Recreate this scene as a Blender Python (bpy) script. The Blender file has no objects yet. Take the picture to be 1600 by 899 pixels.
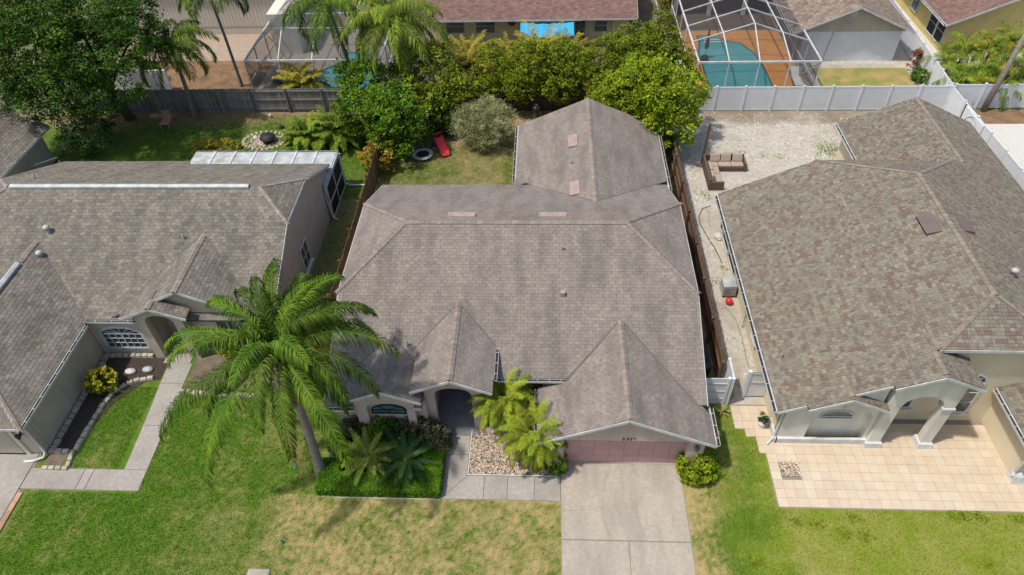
import bpy, math, random
import numpy as np
from mathutils import Vector, Matrix, noise as mnoise

# ------------------------------------------------------------------ camera, sky, sun
S = bpy.context.scene
C = S.collection
rng = random.Random(7)
NR = np.random.default_rng(11)
CAM_H = 25.5
FOC, PIT, YAW, ROL = 1098.05, 0.781343, 0.066902, 0.040533


def cam_axes():
    cp, sp = math.cos(PIT), math.sin(PIT)
    X, Y, Z = Vector((1, 0, 0)), Vector((0, -sp, -cp)), Vector((0, cp, -sp))
    X, Y = X * math.cos(ROL) + Y * math.sin(ROL), Y * math.cos(ROL) - X * math.sin(ROL)
    rz = Matrix.Rotation(YAW, 3, 'Z')
    return rz @ X, rz @ Y, rz @ Z


AX, AY, AZ = cam_axes()
cam = bpy.data.cameras.new('camera')
cam.sensor_fit = 'HORIZONTAL'
cam.sensor_width = 36.0
cam.lens = FOC / 1600.0 * 36.0
cam.clip_end = 3000
camo = bpy.data.objects.new('camera', cam)
C.objects.link(camo)
m = Matrix.Identity(4)
for i in range(3):
    m[i][0], m[i][1], m[i][2] = AX[i], -AY[i], -AZ[i]
m[0][3], m[1][3], m[2][3] = 0, 0, CAM_H
camo.matrix_world = m
S.camera = camo

SUN = Vector((-0.43, -0.17, 1.0)).normalized()      # towards the sun
world = bpy.data.worlds.new('World')
S.world = world
world.use_nodes = True
wn = world.node_tree
sky = wn.nodes.new('ShaderNodeTexSky')
sky.sky_type = 'NISHITA'
sky.sun_disc = False
sky.sun_elevation = math.asin(SUN.z)
sky.sun_rotation = math.atan2(SUN.x, SUN.y)
sky.air_density = 1.2
sky.dust_density = 2.5
bgn = wn.nodes['Background']
wn.links.new(sky.outputs[0], bgn.inputs[0])
bgn.inputs[1].default_value = 0.15
sl = bpy.data.lights.new('sun', 'SUN')
sl.energy = 3.75
sl.angle = math.radians(2.2)
sl.color = (1.0, 0.945, 0.85)
so = bpy.data.objects.new('sun', sl)
C.objects.link(so)
so.rotation_euler = SUN.to_track_quat('Z', 'Y').to_euler()
so.location = (0, 0, 60)
S.view_settings.view_transform = 'Standard'
S.view_settings.look = 'None'
S.view_settings.gamma = 1
S.view_settings.use_curve_mapping = False
S.view_settings.exposure = 0.06


def at(px, py, z=0.0):
    """world point at height z that the photograph shows at (px, py)"""
    d = AX * ((px - 800) / FOC) + AY * ((py - 449.5) / FOC) + AZ
    t = (z - CAM_H) / d.z
    return Vector((d.x * t, d.y * t, z))


# ------------------------------------------------------------------ materials
def lin(c):
    return tuple(((v / 255.0) / 12.92 if v / 255.0 < 0.04045 else ((v / 255.0 + 0.055) / 1.055) ** 2.4) for v in c)


def mat(name, c1, c2=None, scale=4.0, rough=0.85, bump=0.0, bscale=40.0, detail=5.0, lo=0.35, hi=0.65,
        c3=None, s3=0.4, f3=0.6, attr=None, attr_amt=0.3, rnd=0.0, trans=0.0, spec=0.3, metal=0.0, stretch=None,
        attr_col=None, stretch3=None, col_light=None):
    """procedural material: two colours mixed by noise, optional large-scale third colour, per-face tint, per-object tint"""
    M = bpy.data.materials.new(name)
    M.use_nodes = True
    nt = M.node_tree
    N, L = nt.nodes, nt.links
    b = N['Principled BSDF']
    b.inputs['Roughness'].default_value = rough
    b.inputs['Specular IOR Level'].default_value = spec
    b.inputs['Metallic'].default_value = metal
    geo = N.new('ShaderNodeNewGeometry')
    pos = geo.outputs['Position']
    if stretch:
        mp = N.new('ShaderNodeMapping')
        mp.inputs['Scale'].default_value = stretch
        L.new(pos, mp.inputs['Vector'])
        posn = mp.outputs[0]
    else:
        posn = pos

    def mix(a, bb, fac, mode='MIX'):
        x = N.new('ShaderNodeMix')
        x.data_type = 'RGBA'
        x.blend_type = mode
        for sock, v in ((x.inputs[6], a), (x.inputs[7], bb), (x.inputs[0], fac)):
            if isinstance(v, (int, float)):
                sock.default_value = v
            elif isinstance(v, tuple):
                sock.default_value = (*v, 1)
            else:
                L.new(v, sock)
        return x.outputs[2]

    def nz(sc, det, vec, a=None, bb=None):
        n = N.new('ShaderNodeTexNoise')
        n.inputs['Scale'].default_value = sc
        n.inputs['Detail'].default_value = det
        L.new(vec, n.inputs['Vector'])
        if a is None:
            return n.outputs[0]
        r = N.new('ShaderNodeMapRange')
        r.inputs[1].default_value = a
        r.inputs[2].default_value = bb
        L.new(n.outputs[0], r.inputs[0])
        return r.outputs[0]

    col = c1
    if c2:
        col = mix(c1, c2, nz(scale, detail, posn, lo, hi))
    if col_light:
        a = N.new('ShaderNodeAttribute')
        a.attribute_name = 'light'
        col = mix(col, col_light, a.outputs['Fac'])
    if attr_col:
        a = N.new('ShaderNodeAttribute')
        a.attribute_name = 'tone'
        col = mix(col, attr_col, a.outputs['Fac'])
    if c3:
        p3 = posn
        if stretch3:
            m3 = N.new('ShaderNodeMapping')
            m3.inputs['Scale'].default_value = stretch3
            L.new(pos, m3.inputs['Vector'])
            p3 = m3.outputs[0]
        f = nz(s3, 5.0, p3, 0.42, 0.68)
        mm = N.new('ShaderNodeMath')
        mm.operation = 'MULTIPLY'
        mm.inputs[1].default_value = f3
        L.new(f, mm.inputs[0])
        col = mix(col, c3, mm.outputs[0])
    if attr:
        a = N.new('ShaderNodeAttribute')
        a.attribute_name = attr
        r = N.new('ShaderNodeMapRange')
        r.inputs[3].default_value = 1 - attr_amt
        r.inputs[4].default_value = 1 + attr_amt
        L.new(a.outputs['Fac'], r.inputs[0])
        cb = N.new('ShaderNodeCombineColor')
        for k in range(3):
            L.new(r.outputs[0], cb.inputs[k])
        col = mix(col, cb.outputs[0], 1.0, 'MULTIPLY')
    if rnd:
        oi = N.new('ShaderNodeObjectInfo')
        r = N.new('ShaderNodeMapRange')
        r.inputs[3].default_value = 1 - rnd
        r.inputs[4].default_value = 1 + rnd
        L.new(oi.outputs['Random'], r.inputs[0])
        cb = N.new('ShaderNodeCombineColor')
        for k in range(3):
            L.new(r.outputs[0], cb.inputs[k])
        col = mix(col, cb.outputs[0], 1.0, 'MULTIPLY')
    if isinstance(col, tuple):
        b.inputs['Base Color'].default_value = (*col, 1)
    else:
        L.new(col, b.inputs['Base Color'])
    if bump:
        bp = N.new('ShaderNodeBump')
        bp.inputs['Strength'].default_value = bump
        bp.inputs['Distance'].default_value = 0.03
        L.new(nz(bscale, 4.0, posn), bp.inputs['Height'])
        L.new(bp.outputs[0], b.inputs['Normal'])
    if trans:
        tr = N.new('ShaderNodeBsdfTranslucent')
        if isinstance(col, tuple):
            tr.inputs[0].default_value = (*col, 1)
        else:
            L.new(mix(col, (1.0, 1.15, 0.45), 1.0, 'MULTIPLY'), tr.inputs[0])
        ms = N.new('ShaderNodeMixShader')
        ms.inputs[0].default_value = trans
        L.new(b.outputs[0], ms.inputs[1])
        L.new(tr.outputs[0], ms.inputs[2])
        L.new(ms.outputs[0], N['Material Output'].inputs[0])
    return M


MT = {}
MT['roof_main'] = mat('shingle_taupe', (.25, .214, .185), (.198, .169, .146), 6.0, .95, .3, 70, attr='tint', attr_amt=.12, c3=(.115, .10, .09), s3=1.7, f3=.55, detail=9, stretch3=(1, .28, .28))
MT['cap_main'] = mat('shingle_cap_taupe', (.252, .21, .18), (.21, .174, .15), 5, .95, .3, 70, rnd=.14)
MT['roof_left'] = mat('shingle_brown_grey', (.212, .188, .156), (.152, .135, .112), 6.0, .95, .3, 70, attr='tint', attr_amt=.26, c3=(.092, .084, .071), s3=1.5, f3=.55, detail=9, stretch3=(1, .28, .28))
MT['cap_left'] = mat('shingle_cap_sand', (.29, .245, .205), (.22, .185, .155), 3, .95, .25, 60, rnd=.14)
MT['roof_right'] = mat('shingle_sage', (.218, .205, .158), (.182, .17, .131), 6, .95, .3, 70, attr='tint', attr_amt=.17, attr_col=(.16, .114, .091), detail=9, c3=(.13, .118, .094), s3=1.0, f3=.35, stretch3=(.3, 1, .3))
MT['cap_right'] = mat('shingle_cap_tan', (.238, .202, .158), (.195, .165, .13), 5, .95, .3, 70, rnd=.13)
MT['roof_red'] = mat('shingle_red_brown', (.20, .118, .098), (.15, .09, .078), 2.5, .95, .25, 60, attr='tint', attr_amt=.26)
MT['roof_tan'] = mat('shingle_tan_stripe', (.24, .185, .145), (.165, .13, .105), 2.5, .95, .25, 60, attr='tint', attr_amt=.34)
MT['deck'] = mat('roof_felt', (.075, .068, .062), (.05, .045, .042), 6, .95)
MT['pink'] = mat('stucco_pink_beige', (.52, .41, .36), (.45, .355, .31), 1.2, .9, .3, 90, c3=(.36, .285, .25), s3=1.6, f3=.45, stretch3=(1.5, 1.5, .25))
MT['beige'] = mat('stucco_beige', (.52, .445, .345), (.46, .395, .305), 1.2, .9, .3, 90, c3=(.36, .305, .235), s3=1.6, f3=.45, stretch3=(1.5, 1.5, .25))
MT['siding_left'] = mat('painted_vertical_siding', (.45, .385, .315), (.40, .34, .28), 2, .85, .5, 3, stretch=(4, 9, .3))
MT['cream'] = mat('stucco_cream', (.66, .57, .41), (.60, .515, .37), 1.1, .9, .25, 90, c3=(.52, .44, .31), s3=.7, f3=.3)
MT['cream_white'] = mat('painted_cream_white', (.68, .65, .57), (.60, .57, .50), 1.3, .85, .2, 90, c3=(.46, .43, .36), s3=1.6, f3=.4, stretch3=(1.5, 1.5, .25))
MT['yellow'] = mat('stucco_yellow', (.58, .47, .18), (.50, .405, .155), 1.2, .9, .25, 90)
MT['pale_yellow'] = mat('stucco_pale_yellow', (.60, .53, .28), (.53, .47, .25), 1.2, .9, .25, 90)
MT['grey_siding'] = mat('grey_plank_siding', (.54, .49, .42), (.48, .435, .37), 2, .85, .5, 3, stretch=(10, 3, .3))
MT['white'] = mat('white_paint', (.60, .60, .585), (.50, .50, .485), 4, .6, c3=(.33, .325, .30), s3=2.2, f3=.5)
MT['vinyl'] = mat('white_vinyl', (.66, .675, .70), (.61, .625, .65), 2.0, .5, c3=(.53, .53, .52), s3=.9, f3=.3, spec=.4)
MT['alu'] = mat('white_aluminium', (.46, .49, .50), (.36, .39, .39), 3.0, .5, c3=(.24, .24, .205), s3=2.2, f3=.7, spec=.4, detail=8)
MT['glass'] = mat('window_glass', (.035, .05, .06), (.06, .085, .1), 3, .06, spec=.8)
MT['teal_glass'] = mat('teal_window_glass', (.05, .13, .14), (.09, .2, .2), 3, .08, spec=.8)
MT['dark'] = mat('dark_opening', (.012, .012, .013), None, rough=.7)
MT['debris'] = mat('gutter_debris', (.018, .019, .024), (.035, .033, .03), 20, .9)
MT['black'] = mat('black_plastic', (.018, .018, .02), (.03, .03, .032), 8, .45)
MT['door_pink'] = mat('garage_door_rose', (.47, .285, .265), (.43, .26, .24), 3, .6, rnd=.03)
MT['brown_door'] = mat('stained_door', (.13, .055, .03), (.09, .04, .022), 4, .5, stretch=(8, 8, 1))
MT['conc'] = mat('driveway_concrete', (.41, .362, .298), (.345, .305, .25), 7.0, .9, .4, 120, c3=(.25, .225, .195), s3=1.2, f3=.6, rnd=.03, detail=10, stretch3=(1.3, .35, 1))
MT['conc_grey'] = mat('walk_concrete', (.365, .335, .295), (.30, .275, .245), 7.0, .9, .4, 120, c3=(.235, .215, .19), s3=.9, f3=.55, rnd=.06, detail=10)
MT['slate'] = mat('porch_slate_tile', (.23, .23, .25), (.19, .19, .205), 3, .5, rnd=.1)
MT['crack'] = mat('crack_fill', (.19, .17, .145), (.26, .235, .2), 12, .95)
MT['tile'] = mat('sandstone_paver', (.53, .445, .325), (.51, .395, .285), 2.0, .85, .3, 80, c3=(.55, .49, .38), s3=1.1, f3=.6, rnd=.055, detail=8)
MT['stone'] = mat('edging_stone', (.44, .39, .31), (.36, .32, .26), 6, .9, .4, 60, rnd=.18)
MT['brick'] = mat('edging_brick', (.42, .24, .16), (.36, .2, .135), 6, .9, .3, 60, rnd=.2)
MT['wood_warm'] = mat('weathered_brown_wood', (.175, .105, .062), (.115, .07, .043), 3, .9, .3, 30, stretch=(14, 14, 1.2), rnd=.25)
MT['wood_grey'] = mat('weathered_grey_wood', (.27, .255, .23), (.15, .142, .128), 3, .9, .3, 30, stretch=(14, 14, 1.2), rnd=.25)
MT['wood_dark'] = mat('dark_stained_wood', (.085, .055, .04), (.05, .035, .028), 3, .9, .3, 30, stretch=(14, 14, 1.2), rnd=.25)
MT['soil'] = mat('dark_mulch', (.07, .052, .04), (.035, .027, .022), 9, .95, .8, 40)
MT['dirt'] = mat('bare_dirt', (.20, .155, .115), (.12, .095, .07), 2.2, .95, .7, 40, c3=(.09, .085, .045), s3=.6, f3=.6)
MT['shell'] = mat('crushed_shell', (.50, .47, .405), (.39, .36, .305), 3.5, .95, .8, 55, detail=9, c3=(.36, .32, .26), s3=.6, f3=.5, attr_col=(.21, .165, .12))
MT['mulch'] = mat('orange_mulch', (.27, .165, .088), (.19, .115, .062), 5, .95, .9, 30, c3=(.11, .075, .045), s3=1.1, f3=.8, detail=9)  # dark third colour mottles dappled palm shade into the mulch
MT['pebble'] = mat('pink_river_stone', (.58, .48, .38), (.47, .36, .28), 14, .85, attr='tint', attr_amt=.4)
MT['whitegravel'] = mat('white_gravel', (.60, .58, .54), (.5, .48, .44), 8, .95, .8, 60)
MT['paver_tan'] = mat('tan_patio', (.36, .285, .22), (.31, .245, .19), 2, .9, .3, 60)
MT['orange_deck'] = mat('orange_pool_deck', (.55, .255, .075), (.49, .22, .06), 1.6, .85, .2, 80, rnd=.04)
MT['grey_deck'] = mat('grey_pool_deck', (.33, .29, .245), (.28, .245, .21), 1.6, .85, .2, 80)
MT['trunk'] = mat('palm_trunk', (.27, .235, .195), (.17, .145, .12), 3, .95, .9, 9, stretch=(1, 1, 6))
MT['bark'] = mat('tree_bark', (.15, .125, .10), (.085, .07, .056), 5, .95, .9, 14)
MT['bark_pale'] = mat('pale_twigs', (.36, .31, .25), (.25, .21, .17), 5, .95, .5, 14)
MT['deadfrond'] = mat('dead_frond', (.33, .20, .10), (.22, .13, .065), 6, .9, trans=.15)
MT['red'] = mat('red_plastic', (.60, .035, .045), (.52, .03, .04), 3, .4)
MT['blue'] = mat('blue_plastic', (.03, .10, .32), (.025, .08, .27), 3, .4)
MT['tarp'] = mat('blue_tarp', (.03, .36, .66), (.025, .30, .58), 3, .5)
MT['wicker'] = mat('brown_wicker', (.135, .095, .075), (.09, .065, .052), 40, .8, .6, 90)
MT['cushion'] = mat('taupe_cushion', (.36, .285, .225), (.32, .25, .2), 5, .9, .2, 40, rnd=.05)
MT['metal'] = mat('grey_metal', (.33, .34, .35), (.26, .27, .28), 8, .45, metal=.4)
MT['vent_pink'] = mat('painted_roof_vent', (.36, .27, .24), (.31, .235, .21), 5, .8, c3=(.24, .19, .17), s3=2.5, f3=.6)
MT['vent_brown'] = mat('brown_roof_vent', (.15, .115, .105), (.13, .1, .092), 3, .7)
MT['hose'] = mat('garden_hose', (.03, .04, .03), None, rough=.6)
MT['hose_green'] = mat('pale_green_hose', (.16, .24, .2), None, rough=.6)
MT['green_cap'] = mat('green_irrigation_cap', (.10, .22, .15), (.08, .18, .12), 5, .6)
MT['num'] = mat('black_numerals', (.02, .018, .016), None, rough=.5)
MT['purple'] = mat('purple_fabric', (.07, .05, .09), (.05, .035, .065), 5, .8)


def leafmat(name, c1, c2, trans=.2, amt=.6):
    return mat(name, c1, c2, 1.1, .6, attr='tint', attr_amt=amt, trans=trans, spec=.14, attr_col=(.33, .24, .06))


LM = {
    'palm': leafmat('palm_leaf', (.05, .112, .008), (.115, .182, .014), .16, .75),
    'palm_dark': leafmat('palm_leaf_dark', (.06, .115, .009), (.12, .165, .014)),
    'palm_yel': leafmat('palm_leaf_yellow', (.12, .20, .018), (.205, .25, .026)),
    'date': leafmat('date_palm_leaf', (.17, .24, .018), (.28, .30, .026)),
    'areca': leafmat('areca_leaf', (.18, .21, .022), (.34, .25, .028)),
    'sago': leafmat('sago_leaf', (.15, .22, .03), (.23, .27, .045)),
    'sago_dark': leafmat('sago_leaf_dark', (.022, .06, .016), (.04, .09, .02), .12),
    'oak': leafmat('oak_leaf', (.028, .078, .006), (.055, .125, .009), .15),
    'oak_dark': leafmat('shade_leaf', (.025, .065, .015), (.045, .095, .02)),
    'bush': leafmat('bush_leaf', (.07, .155, .008), (.12, .21, .012)),
    'lime': leafmat('lime_leaf', (.15, .225, .009), (.25, .305, .014)),
    'yellowbush': leafmat('yellow_leaf', (.30, .30, .02), (.42, .36, .03)),
    'olive': leafmat('olive_leaf', (.125, .175, .009), (.19, .23, .013)),
    'greygreen': leafmat('wispy_leaf', (.26, .285, .13), (.34, .35, .17)),
    'burgundy': leafmat('mixed_shrub_leaf', (.05, .075, .03), (.10, .085, .05), .12),
    'redleaf': leafmat('red_leaf', (.22, .065, .035), (.26, .13, .06)),
    'croton': leafmat('croton_leaf', (.16, .20, .02), (.40, .21, .025)),
    'hedge': leafmat('hedge_leaf', (.06, .155, .007), (.10, .205, .010), .2),
    'agave': leafmat('agave_leaf', (.33, .33, .10), (.42, .38, .14), .15),
}


# ------------------------------------------------------------------ mesh helpers
def wl(o):
    v = Vector((0, 0, 0))
    while o is not None:
        v += o.location
        o = o.parent
    return v


def link(o, parent=None):
    C.objects.link(o)
    if parent is not None:
        o.parent = parent
    return o


def tag(o, label=None, cat=None, group=None, kind=None):
    if label:
        o['label'] = label
    if cat:
        o['category'] = cat
    if group:
        o['group'] = group
    if kind:
        o['kind'] = kind
    return o


def thing(name, loc, label, cat, group=None):
    o = bpy.data.objects.new(name, None)
    o.empty_display_size = .2
    o.location = loc
    link(o)
    return tag(o, label, cat, group)


class MB:
    def __init__(self):
        self.v, self.f, self.t, self.q = [], [], [], []

    def poly(self, pts, tint=.5, tone=0.0):
        n = len(self.v)
        self.v.extend(tuple(p) for p in pts)
        self.f.append(tuple(range(n, n + len(pts))))
        self.t.append(tint)
        self.q.append(tone)

    def faces(self, vs, fs, tint=.5):
        n = len(self.v)
        self.v.extend(tuple(p) for p in vs)
        for f in fs:
            self.f.append(tuple(i + n for i in f))
            self.t.append(tint)
            self.q.append(0.0)

    def box(self, x0, y0, z0, x1, y1, z1):
        if x1 < x0: x0, x1 = x1, x0
        if y1 < y0: y0, y1 = y1, y0
        if z1 < z0: z0, z1 = z1, z0
        v = [(x0, y0, z0), (x1, y0, z0), (x1, y1, z0), (x0, y1, z0), (x0, y0, z1), (x1, y0, z1), (x1, y1, z1), (x0, y1, z1)]
        self.faces(v, [(3, 2, 1, 0), (4, 5, 6, 7), (0, 1, 5, 4), (1, 2, 6, 5), (2, 3, 7, 6), (3, 0, 4, 7)])
        return self

    def prism(self, pts, d):
        """closed prism: 3-D polygon pts swept by vector d"""
        a = [Vector(p) for p in pts]
        b = [p + Vector(d) for p in a]
        n = len(a)
        self.faces(a + b, [tuple(range(n))[::-1], tuple(range(n, 2 * n))] + [(i, (i + 1) % n, n + (i + 1) % n, n + i) for i in range(n)])
        return self

    def beam(self, a, b, w, h, up=(0, 0, 1)):
        a, b = Vector(a), Vector(b)
        d = (b - a).normalized()
        s = d.cross(Vector(up))
        if s.length < 1e-4:
            s = d.cross(Vector((0, 1, 0)))
        s = s.normalized() * w / 2
        u = s.cross(d).normalized() * h / 2
        self.prism([a - s - u, a + s - u, a + s + u, a - s + u], b - a)
        return self

    def tube(self, pts, rad, n=8, cap=True):
        pts = [Vector(p) for p in pts]
        rings = []
        base = len(self.v)
        prev = None
        for i, p in enumerate(pts):
            d = (pts[min(i + 1, len(pts) - 1)] - pts[max(i - 1, 0)]).normalized()
            if prev is None:
                s = d.cross(Vector((0, 0, 1)))
                if s.length < 1e-3:
                    s = Vector((1, 0, 0))
            else:
                s = prev - d * prev.dot(d)
            s.normalize()
            prev = s
            u = d.cross(s)
            r = rad[i] if hasattr(rad, '__len__') else rad
            for k in range(n):
                a = 2 * math.pi * k / n
                self.v.append(tuple(p + (s * math.cos(a) + u * math.sin(a)) * r))
        for i in range(len(pts) - 1):
            for k in range(n):
                a, b = base + i * n + k, base + i * n + (k + 1) % n
                self.f.append((a, b, b + n, a + n))
                self.t.append(.5)
                self.q.append(0)
        if cap:
            self.f.append(tuple(range(base, base + n))[::-1])
            e = base + (len(pts) - 1) * n
            self.f.append(tuple(range(e, e + n)))
            self.t += [.5, .5]
            self.q += [0, 0]
        return self

    def lathe(self, c, prof, n=16):
        """prof: list of (r, z) from bottom to top round a vertical axis at c"""
        c = Vector(c)
        base = len(self.v)
        for r, z in prof:
            for k in range(n):
                a = 2 * math.pi * k / n
                self.v.append((c.x + r * math.cos(a), c.y + r * math.sin(a), c.z + z))
        for i in range(len(prof) - 1):
            for k in range(n):
                a, b = base + i * n + k, base + i * n + (k + 1) % n
                self.f.append((a, b, b + n, a + n))
                self.t.append(.5)
                self.q.append(0)
        self.f.append(tuple(range(base, base + n))[::-1])
        e = base + (len(prof) - 1) * n
        self.f.append(tuple(range(e, e + n)))
        self.t += [.5, .5]
        self.q += [0, 0]
        return self

    def build(self, name, material, parent=None, smooth=False, tint=False, bevel=0.0, org=None):
        o0 = wl(parent) if parent is not None else Vector((0, 0, 0))
        if org is not None:
            o0 = Vector(org)
        me = bpy.data.meshes.new(name)
        me.from_pydata([(x - o0.x, y - o0.y, z - o0.z) for x, y, z in self.v], [], self.f)
        me.materials.append(material)
        if tint:
            a = me.attributes.new('tint', 'FLOAT', 'FACE')
            a.data.foreach_set('value', np.array(self.t, dtype=np.float32))
            a = me.attributes.new('tone', 'FLOAT', 'FACE')
            a.data.foreach_set('value', np.array(self.q, dtype=np.float32))
        if smooth:
            me.polygons.foreach_set('use_smooth', [True] * len(me.polygons))
        me.update()
        o = bpy.data.objects.new(name, me)
        if org is not None:
            o.location = Vector(org) - (wl(parent) if parent is not None else Vector((0, 0, 0)))
        link(o, parent)
        if bevel:
            bv = o.modifiers.new('bevel', 'BEVEL')
            bv.width = bevel
            bv.segments = 2
            bv.limit_method = 'ANGLE'
        return o


def mesh_of(mb, name, material):
    o = mb.build(name, material)
    me = o.data
    bpy.data.objects.remove(o)
    return me


def inst(name, mesh, parent, loc, rz=0.0, scale=None):
    """another object on shared mesh data at a world place"""
    o = bpy.data.objects.new(name, mesh)
    link(o, parent)
    o.location = Vector(loc) - (wl(parent) if parent is not None else Vector((0, 0, 0)))
    if rz:
        o.rotation_euler = (0, 0, rz)
    if scale:
        o.scale = scale
    return o


def qmesh(name, V, F, tint, material, parent=None, quads=True):
    """fast numpy mesh: V (n,3), F (m,k), tint (m,)"""
    o0 = wl(parent) if parent is not None else Vector((0, 0, 0))
    V = np.asarray(V, dtype=np.float32) - np.array(o0, dtype=np.float32)
    F = np.asarray(F, dtype=np.int32)
    k = F.shape[1]
    me = bpy.data.meshes.new(name)
    me.vertices.add(len(V))
    me.vertices.foreach_set('co', V.ravel())
    me.loops.add(F.size)
    me.loops.foreach_set('vertex_index', F.ravel())
    me.polygons.add(len(F))
    me.polygons.foreach_set('loop_start', np.arange(0, F.size, k, dtype=np.int32))
    a = me.attributes.new('tint', 'FLOAT', 'FACE')
    a.data.foreach_set('value', np.asarray(tint, dtype=np.float32))
    me.materials.append(material)
    me.update(calc_edges=True)
    o = bpy.data.objects.new(name, me)
    return link(o, parent)


def leaves_arrays(P, size, flat=.45, asp=.5, outward=None, rs=NR):
    """one rhombus leaf at every point of P"""
    n = len(P)
    N = rs.normal(size=(n, 3))
    N[:, 2] = np.abs(N[:, 2]) + flat
    if outward is not None:
        N += outward
    N /= np.linalg.norm(N, axis=1)[:, None]
    A = rs.normal(size=(n, 3))
    A -= (A * N).sum(1)[:, None] * N
    A /= np.linalg.norm(A, axis=1)[:, None] + 1e-9
    B = np.cross(N, A)
    s = size * rs.uniform(.6, 1.35, n)[:, None]
    V = np.empty((n, 4, 3))
    V[:, 0] = P - A * s * .5
    V[:, 1] = P + B * s * .5 * asp - A * s * .05 - N * s * .06
    V[:, 2] = P + A * s * .55
    V[:, 3] = P - B * s * .5 * asp - A * s * .05 - N * s * .06
    return V.reshape(-1, 3), np.arange(4 * n).reshape(n, 4), rs.uniform(0, 1, n)


def crown_points(blobs, n, clump=.35, nclump=None, shell=.55, rs=NR):
    """points in clumps spread through a set of ellipsoids (cx,cy,cz,rx,ry,rz)"""
    B = np.array(blobs, float)
    w = B[:, 3] * B[:, 4] * B[:, 5]
    w = w / w.sum()
    nc = nclump or max(20, n // 22)
    k = rs.choice(len(B), nc, p=w)
    d = rs.normal(size=(nc, 3))
    d /= np.linalg.norm(d, axis=1)[:, None]
    r = rs.uniform(0, 1, nc) ** .33
    r = shell + (1.14 - shell) * r
    ctr = B[k, :3] + d * B[k, 3:6] * r[:, None]
    ctr[:, 2] = np.maximum(ctr[:, 2], .15)
    j = rs.integers(0, nc, n)
    q = rs.normal(size=(n, 3))
    q /= np.linalg.norm(q, axis=1)[:, None] + 1e-9
    q *= (rs.uniform(0, 1, n) ** .45)[:, None] * clump * rs.uniform(.45, 1.5, nc)[j][:, None]
    q[:, 2] *= .7
    P = ctr[j] + q
    P[:, 2] = np.maximum(P[:, 2], .05)
    ct = rs.uniform(-.25, .25, nc)[j]
    return P, ct


def crown(name, blobs, n, size, material, parent, clump=.4, shell=.55, flat=.5, asp=.5, nclump=None):
    P, ct = crown_points(blobs, n, clump, nclump, shell)
    V, F, t = leaves_arrays(P, size, flat, asp)
    o = qmesh(name, V, F, np.clip(t * .6 + .2 + ct * 1.4, 0, 1), material, parent)
    a = o.data.attributes.new('tone', 'FLOAT', 'FACE')
    a.data.foreach_set('value', np.where(NR.uniform(0, 1, len(F)) < .025, NR.uniform(.4, 1, len(F)), 0).astype(np.float32))
    return o


def limbs(base, tops, r0, mb=None, r1=.04, fork=.45):
    mb = mb or MB()
    base = Vector(base)
    c = sum((Vector(t) for t in tops), Vector()) / len(tops)
    f = base.lerp(c, fork)
    f.x = base.x + (c.x - base.x) * fork * .7
    f.y = base.y + (c.y - base.y) * fork * .7
    mb.tube([base - Vector((0, 0, .1)), base.lerp(f, .5) + Vector((rng.uniform(-.05, .05), 0, 0)), f], [r0 * 1.25, r0, r0 * .8], 9)
    for t in tops:
        t = Vector(t)
        mid = f.lerp(t, .5) + Vector((rng.uniform(-.2, .2), rng.uniform(-.2, .2), rng.uniform(0, .25)))
        mb.tube([f - Vector((0, 0, .05)), mid, t], [r0 * .6, r0 * .38, r1], 6)
    return mb


def tree(name, base, blobs, n, size, lm, label, cat='tree', group=None, r0=.14, clump=.4, shell=.5, bark='bark', flat=.5, asp=.5, fork=.45, nclump=None):
    t = thing(name, base, label, cat, group)
    tops = [(b[0], b[1], b[2]) for b in blobs][:7]
    limbs(base, tops, r0, fork=fork).build('trunk', MT[bark], t, smooth=True)
    extra = []
    for b in blobs:
        for k in range(4):
            a, e = rng.uniform(0, 6.28), rng.uniform(-.3, 1.2)
            q = rng.uniform(.3, .5)
            extra.append((b[0] + math.cos(a) * math.cos(e) * b[3] * .95, b[1] + math.sin(a) * math.cos(e) * b[4] * .95, max(.4, b[2] + math.sin(e) * b[5] * .95), b[3] * q, b[4] * q, b[5] * q))
    crown('crown', list(blobs) + extra, n, size, LM[lm], t, clump, shell, flat, asp, nclump)
    return t


def shrub(name, base, blobs, n, size, lm, label, cat='shrub', group=None, clump=.18, shell=.35, flat=.5, asp=.55, stems=5):
    t = thing(name, base, label, cat, group)
    mb = MB()
    b0 = Vector(base)
    for i in range(stems):
        b = blobs[i % len(blobs)]
        e = Vector((b[0] + rng.uniform(-.4, .4) * b[3], b[1] + rng.uniform(-.4, .4) * b[4], b[2] + .3 * b[5]))
        mb.tube([b0 + Vector((rng.uniform(-.08, .08), rng.uniform(-.08, .08), -.03)), b0.lerp(e, .5), e], [.025, .018, .008], 5)
    mb.build('stem', MT['bark'], t)
    crown('foliage', blobs, n, size, LM[lm], t, clump, shell, flat, asp)
    return t


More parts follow.
